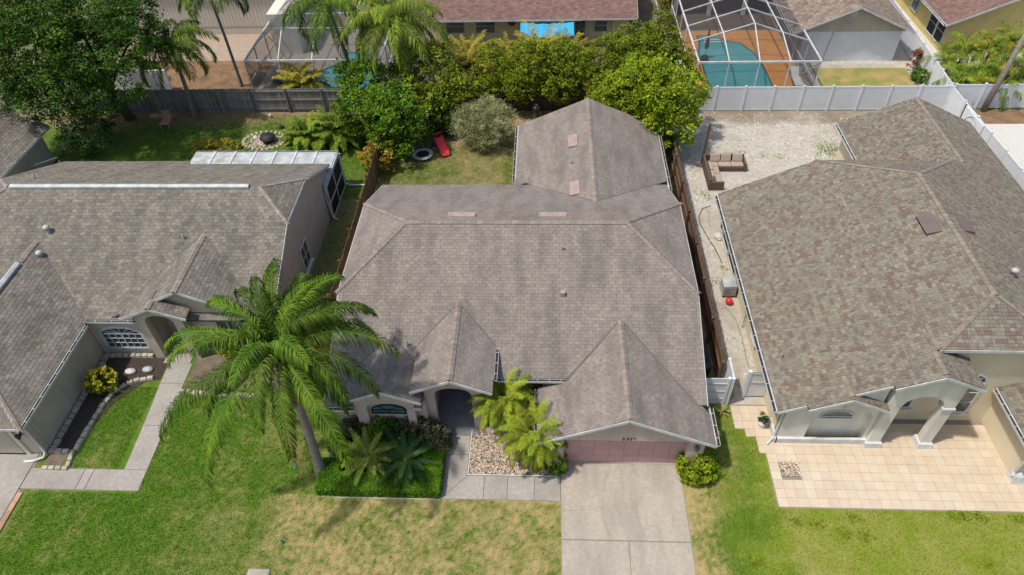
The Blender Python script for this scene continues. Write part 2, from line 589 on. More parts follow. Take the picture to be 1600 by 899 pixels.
def frond_mesh(length, elev, droop, nl, ll, lw, plume=.5, hang=.55, rs=NR, curl=0.0, fwd=.55, twist=.35):
    """a pinnate palm leaf leaving the origin towards +x: arching midrib and leaflets on both sides"""
    ns = 14
    s = np.linspace(0, 1, ns)
    el = elev - droop * s ** 1.25
    dx = np.cos(el) * length / (ns - 1)
    dz = np.sin(el) * length / (ns - 1)
    X = np.concatenate([[0], np.cumsum(dx[:-1])])
    Z = np.concatenate([[0], np.cumsum(dz[:-1])])
    Y = curl * s ** 2 * length
    rib = np.stack([X, Y, Z], 1)
    V, F, T = [], [], []
    # midrib: flat three-sided strip
    n0 = 0
    for i in range(ns):
        w = .028 * (1 - s[i]) + .006
        w *= max(1.0, length / 2.6)
        V += [rib[i] + [0, w, 0], rib[i] + [0, 0, w * .9], rib[i] + [0, -w, 0]]
    for i in range(ns - 1):
        a = 3 * i
        F += [(a, a + 1, a + 4, a + 3), (a + 1, a + 2, a + 5, a + 4)]
        T += [.45, .4]
    side = np.array([0, 1.0, 0])
    for i in range(nl):
        u = .13 + .87 * (i + rs.uniform(-.3, .3)) / nl
        u = min(max(u, .1), .995)
        k = min(int(u * (ns - 1)), ns - 2)
        fr = u * (ns - 1) - k
        p = rib[k] * (1 - fr) + rib[k + 1] * fr
        tan = rib[k + 1] - rib[k]
        tan = tan / np.linalg.norm(tan)
        up = np.cross(tan, side)
        if up[2] < 0:
            up = -up
        prof = min(1.0, .35 + 2.2 * u) * (1 - .62 * max(0, (u - .55) / .45) ** 1.3)
        L = ll * prof * rs.uniform(.85, 1.1)
        for sg in (1, -1):
            lift = rs.uniform(-plume, plume) + .18
            d = tan * (fwd + .35 * u) + side * sg * .95 + up * lift
            d /= np.linalg.norm(d)
            d2 = d + np.array([0, 0, -hang * rs.uniform(.7, 1.4) - .1])
            d2 /= np.linalg.norm(d2)
            d3 = d2 + np.array([0, 0, -hang * 1.5 * rs.uniform(.7, 1.3)])
            d3 /= np.linalg.norm(d3)
            wv = np.cross(d, [0, 0, 1.0]) + up * rs.uniform(-twist, twist)
            wv = wv / (np.linalg.norm(wv) + 1e-6) * lw
            a = len(V)
            p1 = p + d * L * .35
            p2 = p1 + d2 * L * .37
            p3 = p2 + d3 * L * .3
            V += [p - wv * .35, p + wv * .35, p1 - wv, p1 + wv, p2 - wv * .8, p2 + wv * .8, p3 - wv * .1, p3 + wv * .1]
            t = rs.uniform(.0, 1.0)
            F += [(a, a + 1, a + 3, a + 2), (a + 2, a + 3, a + 5, a + 4), (a + 4, a + 5, a + 7, a + 6)]
            T += [t, t, t]
    T = np.array(T)
    return np.array(V), np.array(F), np.clip(T * .6 + rs.uniform(-.08, .48), 0, 1)


def put_frond(parent, V, F, T, origin, az, material, name='frond', tiltx=0.0):
    c, s = math.cos(az), math.sin(az)
    W = V.copy()
    if tiltx:
        ct, st = math.cos(tiltx), math.sin(tiltx)
        W[:, 1], W[:, 2] = W[:, 1] * ct - W[:, 2] * st, W[:, 1] * st + W[:, 2] * ct
    Q = np.empty_like(W)
    Q[:, 0] = W[:, 0] * c - W[:, 1] * s + origin[0]
    Q[:, 1] = W[:, 0] * s + W[:, 1] * c + origin[1]
    Q[:, 2] = W[:, 2] + origin[2]
    return qmesh(name, Q, F, T, material, parent)


def palm(name, base, top, label, fronds, cat='palm tree', group=None, r=(.17, .12), lm='palm', nl=58, ll=.75, lw=.026, bulge=True,
         plume=.5, hang=.55, dead=0, shaft=True, fwd=.55, twist=.35):
    """fronds: list of (azimuth deg, elevation deg, length, droop deg)"""
    t = thing(name, base, label, cat, group)
    b, tp = Vector(base), Vector(top)
    pts, rad = [], []
    nseg = max(12, int((tp - b).length / .12))
    for i in range(nseg + 1):
        u = i / nseg
        p = b.lerp(tp, u) + Vector((math.sin(u * 3.1) * .06, 0, 0))
        pts.append(p)
        rad.append((r[0] * (1.35 - .35 * min(1, u * 6)) * (1 - u) + r[1] * u) * (1.0 + (.035 if i % 2 else -.035)))
    pts[0] = pts[0] - Vector((0, 0, .1))
    MB().tube(pts, rad, 10).build('trunk', MT['trunk'], t, smooth=True)
    if shaft:
        mb = MB()
        for k in range(9):
            a = k * 2.4
            e = tp + Vector((math.cos(a) * .28, math.sin(a) * .28, .55 + .1 * (k % 3)))
            mb.tube([tp + Vector((math.cos(a) * .06, math.sin(a) * .06, -.35)), tp + Vector((math.cos(a) * .13, math.sin(a) * .13, .15)), e], [.09, .06, .03], 5)
        mb.build('crownshaft', LM['palm_yel'], t, smooth=True)
    for az, el, L, dr in fronds:
        V, F, T = frond_mesh(L, math.radians(el), math.radians(dr), nl, ll * (.75 + .25 * min(1, L / 3)), lw, plume, hang, curl=rng.uniform(-.08, .08), fwd=fwd, twist=twist)
        put_frond(t, V, F, T, tp + Vector((math.cos(math.radians(az)) * .1, math.sin(math.radians(az)) * .1, .15)), math.radians(az), LM[lm])
    for k in range(dead):
        V, F, T = frond_mesh(1.9, math.radians(-30), math.radians(60), 26, .5, .02, .3, .9)
        put_frond(t, V, F, T, tp + Vector((0, 0, -.15)), rng.uniform(0, 6.28), MT['deadfrond'], 'dead_frond')
    return t


def ring_fronds(n, length, el=(70, -20), droop=(70, 90), jit=10, az0=0.0, jl=.12):
    out = []
    for i in range(n):
        u = i / max(1, n - 1)
        az = az0 + i * 137.5 + rng.uniform(-jit, jit)
        out.append((az, el[0] + (el[1] - el[0]) * u + rng.uniform(-6, 6), length * (1 + rng.uniform(-jl, jl)), droop[0] + (droop[1] - droop[0]) * u + rng.uniform(-8, 8)))
    return out


# ------------------------------------------------------------------ roofs
def clip_poly(subject, clipper):
    """Sutherland-Hodgman, clipper convex and counter-clockwise"""
    out = subject
    n = len(clipper)
    for i in range(n):
        ax, ay = clipper[i]
        bx, by = clipper[(i + 1) % n]
        inp, out = out, []
        if not inp:
            return out
        px, py = inp[-1]
        pd = (bx - ax) * (py - ay) - (by - ay) * (px - ax)
        for x, y in inp:
            d = (bx - ax) * (y - ay) - (by - ay) * (x - ax)
            if (d >= 0) != (pd >= 0):
                t = pd / (pd - d)
                out.append((px + (x - px) * t, py + (y - py) * t))
            if d >= 0:
                out.append((x, y))
            px, py, pd = x, y, d
    return out


class Roof:
    """collects convex roof planes: deck slabs and, on top, real overlapping shingle tabs"""
    def __init__(self, expo=.17, tab=.33, style='tab'):
        self.sh, self.dk = MB(), MB()
        self.expo, self.tab, self.style = expo, tab, style

    def plane(self, pts, u, origin, thick=.1, shingle=True):
        pts = [Vector(p) for p in pts]
        u = Vector(u).normalized()
        n = (pts[1] - pts[0]).cross(pts[2] - pts[0]).normalized()
        if n.z < 0:
            n = -n
        v = n.cross(u).normalized()
        if v.z < 0:
            v = -v
        o = Vector(origin)
        # deck
        nn = len(pts)
        nrm = (pts[1] - pts[0]).cross(pts[2] - pts[0])
        pp = pts if nrm.z > 0 else pts[::-1]
        self.dk.prism([p - Vector((0, 0, thick)) for p in pp], (0, 0, thick))
        if not shingle:
            return
        P2 = [((p - o).dot(u), (p - o).dot(v)) for p in pts]
        ar = sum(P2[i][0] * P2[(i + 1) % nn][1] - P2[(i + 1) % nn][0] * P2[i][1] for i in range(nn))
        if ar < 0:
            P2 = P2[::-1]
        vmin, vmax = min(p[1] for p in P2), max(p[1] for p in P2)
        umin, umax = min(p[0] for p in P2), max(p[0] for p in P2)
        ex, tb = self.expo, self.tab
        k = math.floor(vmin / ex)
        rr = random.Random(int(abs(umin * 1000) + abs(vmin * 77)) + 5)
        while k * ex < vmax:
            v0, v1 = k * ex, (k + 1) * ex
            hrow = random.Random(k * 7919 + 13)
            off = (k % 2) * tb * .5 + hrow.uniform(-.02, .02) if self.style == 'tab' else hrow.uniform(0, 3)
            x = math.floor((umin - off) / tb) * tb + off - tb
            while x < umax:
                w = tb if self.style == 'tab' else tb * rr.choice((.55, .75, 1.0, 1.3))
                g = .005
                cell = [(x + g, v0), (x + w - g, v0), (x + w - g, v1 + .01), (x + g, v1 + .01)]
                x += w
                cp = clip_poly(cell, P2)
                if len(cp) < 3:
                    continue
                tint = rr.uniform(.15, .85) + rr.choice((0, 0, 0, -.12, .12))
                tone = 0.0
                lift = .016
                if self.style == 'lam':
                    wp = o + u * (cell[0][0]) + v * v0
                    band = mnoise.noise(Vector((cell[0][0] * 1.5 + v0 * 1.4, v0 * 2.2, 3.7)))
                    tone = rr.choice((.7, .85, 1.0)) if rr.random() < .36 + .30 * band else rr.choice((0, 0, .15, .35))
                    lift = .03 if tone > .5 else .02
                top = []
                for a, b in cp:
                    h = lift + (.006 - lift) * min(1, max(0, (b - v0) / ex))
                    top.append(o + u * a + v * b + n * h)
                self.sh.poly(top, tint, tone)
                low = [(a, b) for a, b in cp if abs(b - v0) < 1e-6]
                if len(low) >= 2:
                    a0, a1 = min(p[0] for p in low), max(p[0] for p in low)
                    self.sh.poly([o + u * a0 + v * v0, o + u * a1 + v * v0, o + u * a1 + v * v0 + n * lift, o + u * a0 + v * v0 + n * lift], .05, tone)
            k += 1

    def build(self, parent, smat, dmat=None):
        r = self.dk.build('roof', dmat or MT['deck'], parent)
        if self.sh.f:
            s = self.sh.build('shingles', smat, r, tint=True)
            s['kind'] = 'stuff'
        return r


def caps(roof, a, b, n1, n2, material, step=.26, w=.15, start=0.0, end=1.0):
    """ridge or hip cap pieces from a down/along to b, each its own piece; n1, n2 horizontal directions of the two wings with fall"""
    a, b = Vector(a), Vector(b)
    L = (b - a).length
    d = (b - a) / L
    w1, w2 = Vector(n1).normalized() * w, Vector(n2).normalized() * w
    mb = MB()
    lift0, lift1 = .035, .055
    q = [(-.02, lift0), (step + .03, lift1)]
    top = []
    for s, h in q:
        c = d * s
        top.append([c + w1 + Vector((0, 0, h)), c + Vector((0, 0, h + .012)), c + w2 + Vector((0, 0, h))])
    mb.poly([top[0][0], top[1][0], top[1][1], top[0][1]])
    mb.poly([top[0][1], top[1][1], top[1][2], top[0][2]])
    dn = Vector((0, 0, -.035))
    mb.poly([top[1][0], top[1][1], top[1][1] + dn, top[1][0] + dn])
    mb.poly([top[1][1], top[1][2], top[1][2] + dn, top[1][1] + dn])
    first = None
    k = 0
    s = start * L
    while s < L * end - step * .5:
        p = a + d * s
        if first is None:
            first = mesh_of(mb, 'ridge_cap', material)
        inst('ridge_cap', first, roof, p)
        s += step
        k += 1


MT['valley'] = mat('valley_strip', (.105, .092, .08), (.15, .13, .112), 6, .95)  # dark taupe for the strips along the roof valleys


def valley(roof, a, b, w=.07):
    """dark taupe strip where two roof slopes meet"""
    a, b = Vector(a), Vector(b)
    n = max(2, int((b - a).length / .3))
    d = (b - a).normalized()
    s = d.cross(Vector((0, 0, 1))).normalized()
    mb = MB()
    prev = None
    for i in range(n + 1):
        p = a.lerp(b, i / n) + Vector((0, 0, .028))
        k = s * w * rng.uniform(.35, .6)
        if prev:
            mb.poly([prev[0], prev[1], p + k, p - k])
        prev = (p - k, p + k)
    mb.build('valley', MT['valley'], roof)


def fascia(roof, a, b, w=.03, h=.135, name='fascia', material=None):
    MB().beam(a, b, w, h).build(name, material or MT['white'], roof)


def gutter(parent, a, b, out, w=.125, h=.11, straps=4):
    """U-shaped gutter from a to b (top line against the fascia), out = horizontal outward direction"""
    a, b, out = Vector(a), Vector(b), Vector(out).normalized()
    mb = MB()
    dz = Vector((0, 0, -h))
    t = .012
    mb.prism([a, a + out * t, a + out * t + dz, a + dz], b - a)
    mb.prism([a + out * w, a + out * (w + t), a + out * (w + t) + dz, a + out * w + dz], b - a)
    mb.prism([a + dz, a + out * w + dz, a + out * w + dz * .9, a + dz * .9], b - a)
    g = mb.build('gutter', MT['white'], parent)
    d = (b - a)
    ee = d.normalized() * .02
    MB().prism([a + ee + out * t + dz * .35, a + ee + out * w + dz * .35, a + ee + out * w + dz * .8, a + ee + out * t + dz * .8], d - ee * 2).build('debris', MT['debris'], g)
    st = MB().prism([Vector((0, 0, 0)), out * (w + t), out * (w + t) + Vector((0, 0, .012)), Vector((0, 0, .012))], d.normalized() * .02)
    sm_ = mesh_of(st, 'strap', MT['white'])
    for i in range(straps):
        inst('strap', sm_, g, a + d * ((i + .5) / straps) + Vector((0, 0, .004)))
    return g


def strip_wall(mb, o, r, n, xs, zlo, zhi, th):
    """wall in the vertical plane through o along r; columns at xs between zlo(x) and zhi(x); thickness th against normal n"""
    o, r, n = Vector(o), Vector(r), Vector(n)
    bk = -n * th
    for i in range(len(xs) - 1):
        a, b = xs[i], xs[i + 1]
        A0, A1 = o + r * a + Vector((0, 0, zlo(a))), o + r * a + Vector((0, 0, zhi(a)))
        B0, B1 = o + r * b + Vector((0, 0, zlo(b))), o + r * b + Vector((0, 0, zhi(b)))
        mb.prism([A0, B0, B1, A1], bk)
    return mb


def arch_fn(x0, x1, spring, rise):
    c, h = (x0 + x1) / 2, (x1 - x0) / 2
    return lambda x: spring + rise * math.sqrt(max(0.0, 1 - ((x - c) / h) ** 2))


def linspace(a, b, n):
    return [a + (b - a) * i / n for i in range(n + 1)]


def rect_window(parent, o, r, n, w, h, cols=2, rows=2, fr=.07, glass='glass', frame='white', sill=True, depth=.05, name='window'):
    """framed window whose lower-left corner is o: proud frame and muntins, single panes set back"""
    o, r, n = Vector(o), Vector(r).normalized(), Vector(n).normalized()
    up = Vector((0, 0, 1))
    mb = MB()

    def bar(x0, z0, x1, z1, d=depth):
        p = o + r * x0 + up * z0
        mb.prism([p, p + r * (x1 - x0), p + r * (x1 - x0) + up * (z1 - z0), p + up * (z1 - z0)], n * d)
    bar(0, 0, fr, h)
    bar(w - fr, 0, w, h)
    bar(fr, 0, w - fr, fr)
    bar(fr, h - fr, w - fr, h)
    iw, ih = (w - 2 * fr) / cols, (h - 2 * fr) / rows
    mw = .035
    for i in range(1, cols):
        bar(fr + iw * i - mw / 2, fr, fr + iw * i + mw / 2, h - fr, depth * .8)
    for j in range(1, rows):
        bar(fr, fr + ih * j - mw / 2, w - fr, fr + ih * j + mw / 2, depth * .7)
    f = mb.build(name, MT[frame], parent)
    for i in range(cols):
        for j in range(rows):
            p = o + r * (fr + iw * i + mw * .4) + up * (fr + ih * j + mw * .4) + n * .004
            MB().prism([p, p + r * (iw - mw * .8), p + r * (iw - mw * .8) + up * (ih - mw * .8), p + up * (ih - mw * .8)], n * .01).build('pane', MT[glass], f)
    if sill:
        p = o - r * .06 - up * .09
        MB().prism([p, p + r * (w + .12), p + r * (w + .12) + up * .085, p + up * .085], n * .12).build('sill', MT[frame], f)
    return f


def arch_window(parent, o, r, n, w, hs, rise, cols, rows, fr=.07, glass='glass', frame='white', depth=.05, rays=4):
    """window with a curved head: o lower-left, hs springing height, rise of the head"""
    o, r, n = Vector(o), Vector(r).normalized(), Vector(n).normalized()
    up = Vector((0, 0, 1))
    ao, ai = arch_fn(0, w, hs, rise), arch_fn(fr, w - fr, hs, rise - fr)
    mb = MB()

    def pt(x, z):
        return o + r * x + up * z

    def quad(a, b, c, d, dd=depth):
        mb.prism([pt(*a), pt(*b), pt(*c), pt(*d)], n * dd)
    quad((0, 0), (fr, 0), (fr, hs), (0, hs))
    quad((w - fr, 0), (w, 0), (w, hs), (w - fr, hs))
    quad((fr, 0), (w - fr, 0), (w - fr, fr), (fr, fr))
    N = 12
    for i in range(N):
        t0, t1 = math.pi * (1 - i / N), math.pi * (1 - (i + 1) / N)
        c, R0, R1 = w / 2, w / 2, w / 2 - fr

        def e(t, R, ri):
            return (c + R * math.cos(t), hs + ri * math.sin(t))
        quad(e(t0, R1, rise - fr), e(t1, R1, rise - fr), e(t1, R0, rise), e(t0, R0, rise))
    mw = .04
    quad((fr, hs - mw / 2), (w - fr, hs - mw / 2), (w - fr, hs + mw / 2), (fr, hs + mw / 2), depth * .8)
    iw = (w - 2 * fr) / cols
    ih = (hs - fr) / rows
    for i in range(1, cols):
        x = fr + iw * i
        ww = mw * (1.6 if i * 2 == cols else .7)
        quad((x - ww / 2, fr), (x + ww / 2, fr), (x + ww / 2, hs), (x - ww / 2, hs), depth * .75)
    for j in range(1, rows):
        z = fr + ih * j
        quad((fr, z - mw * .4), (w - fr, z - mw * .4), (w - fr, z + mw * .4), (fr, z + mw * .4), depth * .7)
    for i in range(1, rays):
        t = math.pi * i / rays
        p = (w / 2 + math.cos(t) * (w / 2 - fr), hs + math.sin(t) * (rise - fr))
        q = (w / 2, hs)
        dx, dz = p[0] - q[0], p[1] - q[1]
        l = math.hypot(dx, dz)
        sx, sz = -dz / l * mw * .35, dx / l * mw * .35
        quad((q[0] - sx, q[1] - sz), (q[0] + sx, q[1] + sz), (p[0] + sx, p[1] + sz), (p[0] - sx, p[1] - sz), depth * .65)
    f = mb.build('window', MT[frame], parent)
    for i in range(cols):
        for j in range(rows):
            a = (fr + iw * i + .01, fr + ih * j + .01)
            g = MB()
            g.prism([pt(*a) + n * .004, pt(a[0] + iw - .02, a[1]) + n * .004, pt(a[0] + iw - .02, a[1] + ih - .02) + n * .004, pt(a[0], a[1] + ih - .02) + n * .004], n * .01)
            g.build('pane', MT[glass], f)
    for i in range(rays):
        t0, t1 = math.pi * i / rays + .02, math.pi * (i + 1) / rays - .02
        ps = [pt(w / 2, hs + .02) + n * .004] + [pt(w / 2 + math.cos(t0 + (t1 - t0) * k / 3) * (w / 2 - fr), hs + .02 + math.sin(t0 + (t1 - t0) * k / 3) * (rise - fr - .02)) + n * .004 for k in range(4)]
        MB().prism(ps, n * .01).build('pane', MT[glass], f)
    return f


def plumbing_vent(parent, p, kind='pipe'):
    mb = MB()
    p = Vector(p)
    if kind == 'pipe':
        mb.lathe(p, [(.09, -.1), (.06, .02), (.045, .05), (.045, .32)], 10)
        o = mb.build('vent_pipe', MT['metal'], parent, smooth=True)
    else:
        mb.lathe(p, [(.12, -.1), (.08, .05), (.08, .22), (.15, .24), (.16, .34), (.08, .42)], 12)
        o = mb.build('vent_cap', MT['alu'], parent, smooth=True)
    return o


def roof_box(parent, c, u, v, n, lu, lv, h, material):
    """low sloping off-ridge vent sitting on a roof plane; open lower side"""
    c, u, v, n = Vector(c), Vector(u).normalized(), Vector(v).normalized(), Vector(n).normalized()
    a = c - u * lu / 2 - v * lv / 2
    mb = MB()
    A = [a, a + u * lu, a + u * lu + v * lv, a + v * lv]
    T = [A[0] + n * h, A[1] + n * h, A[2] + n * h * .35, A[3] + n * h * .35]
    mb.faces([p - n * .03 for p in A] + T, [(3, 2, 1, 0), (4, 5, 6, 7), (0, 1, 5, 4), (1, 2, 6, 5), (2, 3, 7, 6), (3, 0, 4, 7)])
    o = mb.build('roof_vent', material, parent)
    MB().prism([A[0] + u * .03 - v * .004 + n * .01, A[1] - u * .03 - v * .004 + n * .01, A[1] - u * .03 - v * .004 + n * h * .8, A[0] + u * .03 - v * .004 + n * h * .8], -v * .004).build('vent_mouth', MT['dark'], o)
    return o


# ------------------------------------------------------------------ the setting: ground and paving
def sheet(name, pts, z, material, kind='structure', parent=None):
    mb = MB()
    mb.poly([(p[0], p[1], z) for p in pts])
    o = mb.build(name, material, parent)
    if kind and parent is None:
        o['kind'] = kind
    return o


def rect(x0, y0, x1, y1):
    return [(x0, y0), (x1, y0), (x1, y1), (x0, y1)]


MT['ground'] = mat('ground_grass_soil', (.085, .12, .03), (.15, .125, .07), 1.2, .95, .6, 30)
sheet('ground', rect(-700, -300, 700, 1200), 0, MT['ground'])


def ns(x, y, s, k=0.0):
    return mnoise.noise(Vector((x * s, y * s, k)))


def dryness(x, y):
    b = .12
    if y < 19.5:
        if -11.5 < x < .7:
            b = .6 if x > -9.8 else .12 + .48 * (x + 11.5) / 1.7
            if y > 13.8:
                b = .15
        elif x <= -11.5:
            b = .02 + .3 * max(0, (x + 15.5) / 4.5) * (1 if y < 13 else .4)
        elif 5.3 < x < 9.05:
            b = .95 - .5 * (x - 5.5) if y < 14.6 else .02
            b = max(b, .04)
        elif x >= 9.05:
            b = .13
        hf = .55 if b > .35 else (.25 if x < 9 else .18)
        v = b + .26 * ns(x, y, .45, 1) + (.18 + .3 * hf) * ns(x, y, 1.5, 2) + hf * ns(x, y, 4.2, 3) + hf * .7 * ns(x, y, 9.0, 15)
    elif x > 7.75:
        v = -.12 + .75 * ns(x, y, .3, 9) + .5 * ns(x, y, 1.1, 10) + .4 * ns(x, y, 4.0, 11) + max(0, 1.1 * (y - 40.9)) * (1 if x > 10.5 else .4) + max(0, .8 - .22 * math.hypot(x - 19.5, (y - 39.5) * 1.2)) * 1.3
    elif x < -10.3:
        v = .0 + .25 * ns(x, y, .5, 4) + .25 * ns(x, y, 2.5, 5) + .3 * ns(x, y, 6, 12) + max(0, .55 * (y - 40.6 - 1.2 * ns(x, y, .4, 13))) + (.5 if (y < 33 and x > -12.4) else 0)
    else:
        v = .42 + .4 * ns(x, y, .35, 6) + .35 * ns(x, y, 1.5, 7) + .35 * ns(x, y, 4.5, 8) + max(0, .6 * (y - 38.6 - ns(x, y, .5, 14)))
    return min(1.0, max(0.0, v))


def turf_light(x, y):
    """share of the paler turf species that covers the right-hand lots"""
    if y > 19.6 or x < 4:
        return 0.0
    return min(1.0, max(0.0, (x - 6.0) / 3.6 + .5 * ns(x, y, .8, 21) + .25 * ns(x, y, 3.0, 22)))


def lawn(name, x0, y0, x1, y1, z, step, material):
    nx, ny = int((x1 - x0) / step) + 1, int((y1 - y0) / step) + 1
    X, Y = np.meshgrid(np.linspace(x0, x1, nx), np.linspace(y0, y1, ny))
    V = np.stack([X.ravel(), Y.ravel(), np.full(X.size, z)], 1)
    i = np.arange(nx * ny).reshape(ny, nx)
    F = np.stack([i[:-1, :-1].ravel(), i[:-1, 1:].ravel(), i[1:, 1:].ravel(), i[1:, :-1].ravel()], 1)
    o = qmesh(name, V, F, np.full(len(F), .5), material)
    a = o.data.attributes.new('tone', 'FLOAT', 'POINT')
    a.data.foreach_set('value', np.array([dryness(x, y) for x, y in zip(X.ravel(), Y.ravel())], dtype=np.float32))
    a = o.data.attributes.new('light', 'FLOAT', 'POINT')
    a.data.foreach_set('value', np.array([turf_light(x, y) for x, y in zip(X.ravel(), Y.ravel())], dtype=np.float32))
    o['kind'] = 'structure'
    return o


MT['lawn'] = mat('lawn_turf', (.088, .178, .008), (.056, .128, .006), 5.0, .95, .9, 70, detail=9, attr_col=(.40, .30, .135), col_light=(.19, .245, .022))
MT['lawn_back'] = mat('back_lawn_turf', (.095, .17, .012), (.06, .12, .009), 3.0, .95, .9, 70, detail=8, attr_col=(.235, .175, .10))
MT['yard'] = mat('worn_yard_turf', (.125, .16, .02), (.08, .11, .016), 3.0, .95, .9, 70, detail=8, attr_col=(.31, .225, .12))
MT['blade'] = mat('grass_blades', (.115, .22, .009), (.075, .17, .008), 2.0, .7, attr='tint', attr_amt=.6, attr_col=(.44, .335, .155), trans=.25, spec=.12, col_light=(.245, .31, .03))
lawn('front_lawn', -27, 5, 27, 19.6, .004, .11, MT['lawn'])
lawn('side_yard', -44, 19.6, -10.3, 42.9, .004, .25, MT['lawn_back'])
lawn('back_yard', -10.3, 19.6, 7.75, 42.9, .004, .25, MT['yard'])


def in_rect(x, y, r):
    return (x > r[0]) & (x < r[2]) & (y > r[1]) & (y < r[3])


def grass(name, label, incl, excl, dens, h=(.03, .075), w=.011):
    P = []
    for r in incl:
        n = int((r[2] - r[0]) * (r[3] - r[1]) * dens)
        P.append(np.stack([NR.uniform(r[0], r[2], n), NR.uniform(r[1], r[3], n)], 1))
    P = np.concatenate(P)
    keep = np.ones(len(P), bool)
    for r in excl:
        keep &= ~in_rect(P[:, 0], P[:, 1], r)
    P = P[keep]
    dr = np.array([dryness(x, y) for x, y in P], dtype=np.float32)
    n = len(P)
    keep = NR.uniform(0, 1, n) > dr * .55
    P, dr = P[keep], dr[keep]
    n = len(P)
    a = NR.uniform(0, 2 * math.pi, n)
    hh = NR.uniform(h[0], h[1], n) * (1.15 - .5 * dr)
    ln = NR.normal(size=(n, 2)) * .028
    V = np.zeros((n, 3, 3))
    V[:, 0, 0] = P[:, 0] - np.cos(a) * w
    V[:, 0, 1] = P[:, 1] - np.sin(a) * w
    V[:, 1, 0] = P[:, 0] + np.cos(a) * w
    V[:, 1, 1] = P[:, 1] + np.sin(a) * w
    V[:, 2, :2] = P + ln
    V[:, 2, 2] = hh
    V[:, :2, 2] = .003
    o = qmesh(name, V.reshape(-1, 3), np.arange(3 * n).reshape(n, 3), NR.uniform(0, 1, n), MT['blade'])
    at_ = o.data.attributes.new('tone', 'FLOAT', 'FACE')
    at_.data.foreach_set('value', np.clip(dr + NR.normal(size=n) * .15, 0, 1).astype(np.float32))
    at_ = o.data.attributes.new('light', 'FLOAT', 'FACE')
    at_.data.foreach_set('value', np.array([turf_light(x, y) for x, y in P], dtype=np.float32))
    tag(o, label, 'grass', kind='stuff')
    return o


grass('grass', 'short front lawn grass, patchy green and dry, in front of the three houses',
      [(-21.0, 9.6, .62, 13.68), (-16.5, 13.68, -9.3, 19.4), (-19.7, 14.8, -17.75, 19.0), (5.55, 9.6, 9.0, 18.4), (9.0, 9.6, 21.5, 13.62)],
      [(8.1, 17.2, 9.1, 18.6), (8.45, 16.9, 9.1, 17.4), (8.85, 16.15, 9.1, 17.0), (5.5, 14.2, 6.5, 15.2), (-9.2, 13.68, -9.0, 14.7), (-16.0, 18.9, -12, 19.5)], 900)
grass('grass', 'darker lawn grass behind the left house with the screened lanai',
      [(-32, 33.5, -10.6, 42.6), (-12.2, 21, -10.5, 33.5)], [(-20.8, 31, -12.1, 34.6), (-20.2, 38.2, -17.2, 40.6)], 260, (.04, .1), .016)
grass('grass', 'sparse yellowed lawn grass in the back yard behind the central house',
      [(-10.1, 31.2, -1.9, 40.0)], [], 330, (.04, .1), .016)

# concrete driveway of the central house
drv = sheet('driveway', rect(.66, 2, 5.52, 15.47), .006, MT['crack'])
for x0, y0, x1, y1 in ((.68, 12.18, 5.5, 15.45), (.68, 7.6, 3.17, 12.13), (3.2, 7.6, 5.5, 12.13), (.68, 2, 5.5, 7.55)):
    MB().box(x0, y0, -.05, x1, y1, .03).build('slab', MT['conc'], drv)


def ribbon(pts, w, z):
    mb = MB()
    pts = [Vector((p[0], p[1], z)) for p in pts]
    fine = []
    for i in range(len(pts) - 1):
        for k in range(5):
            q = pts[i].lerp(pts[i + 1], k / 5)
            fine.append(q + Vector((rng.uniform(-.025, .025), rng.uniform(-.02, .02), 0)))
    fine.append(pts[-1])
    prev = None
    for i, p in enumerate(fine):
        d = (fine[min(i + 1, len(fine) - 1)] - fine[max(i - 1, 0)])
        s = Vector((-d.y, d.x, 0)).normalized() * w * rng.uniform(.4, 1.2) * .5
        if prev:
            mb.poly([prev[0], prev[1], p + s, p - s])
        prev = (p - s, p + s)
    return mb


for line in ([(955, 730), (946, 752), (939, 795), (946, 820), (953, 840)], [(988, 752), (994, 775), (997, 810), (1003, 830), (1008, 842)],
             [(985, 850), (987, 870), (992, 899)], [(880, 799), (930, 796), (938, 794)]):
    ribbon([at(*p) for p in line], .02, .0345).build('crack', MT['crack'], drv)
MB().box(.78, 15.44, .0, 5.58, 15.56, .055).build('threshold', MT['conc_grey'], drv)

# walkways
walk = sheet('walkway', [(-4.12, 13.72), (.66, 13.72), (.66, 14.78), (-3.12, 14.78), (-3.12, 17.1), (-4.5, 17.1), (-4.5, 16.7), (-4.12, 16.7)], .006, MT['crack'])
for poly in ([(-4.1, 13.74), (-3.14, 14.74), (-3.14, 15.72), (-4.1, 15.72)], rect(-4.1, 15.75, -3.14, 16.66), [(-4.08, 13.74), (-2.42, 13.74), (-2.42, 14.76), (-3.1, 14.76)],
             rect(-2.39, 13.74, -1.48, 14.76), rect(-1.45, 13.74, -.4, 14.76), rect(-.37, 13.74, .64, 14.76)):
    MB().prism([(x, y, -.03) for x, y in poly], (0, 0, .06)).build('slab', MT['conc_grey'], walk)
walk2 = sheet('walkway', [(-21.45, 13.78), (-16.42, 13.78), (-16.62, 20.4), (-17.75, 20.4), (-17.45, 14.75), (-21.45, 14.75)], .006, MT['crack'])
for poly in (rect(-21.42, 13.8, -19.1, 14.73), rect(-19.07, 13.8, -18.72, 14.73), [(-18.69, 13.8), (-16.44, 13.8), (-16.47, 14.73), (-18.69, 14.73)],
             [(-17.43, 14.76), (-16.47, 14.76), (-16.52, 16.9), (-17.52, 16.9)], [(-17.52, 16.93), (-16.52, 16.93), (-16.6, 19.2), (-17.7, 19.2)], [(-17.7, 19.23), (-16.6, 19.23), (-16.62, 20.4), (-17.75, 20.4)]):
    MB().prism([(x, y, -.03) for x, y in poly], (0, 0, .06)).build('slab', MT['conc_grey'], walk2)
drv2 = sheet('driveway', rect(-28, 2, -21.36, 15.44), .006, MT['crack'])
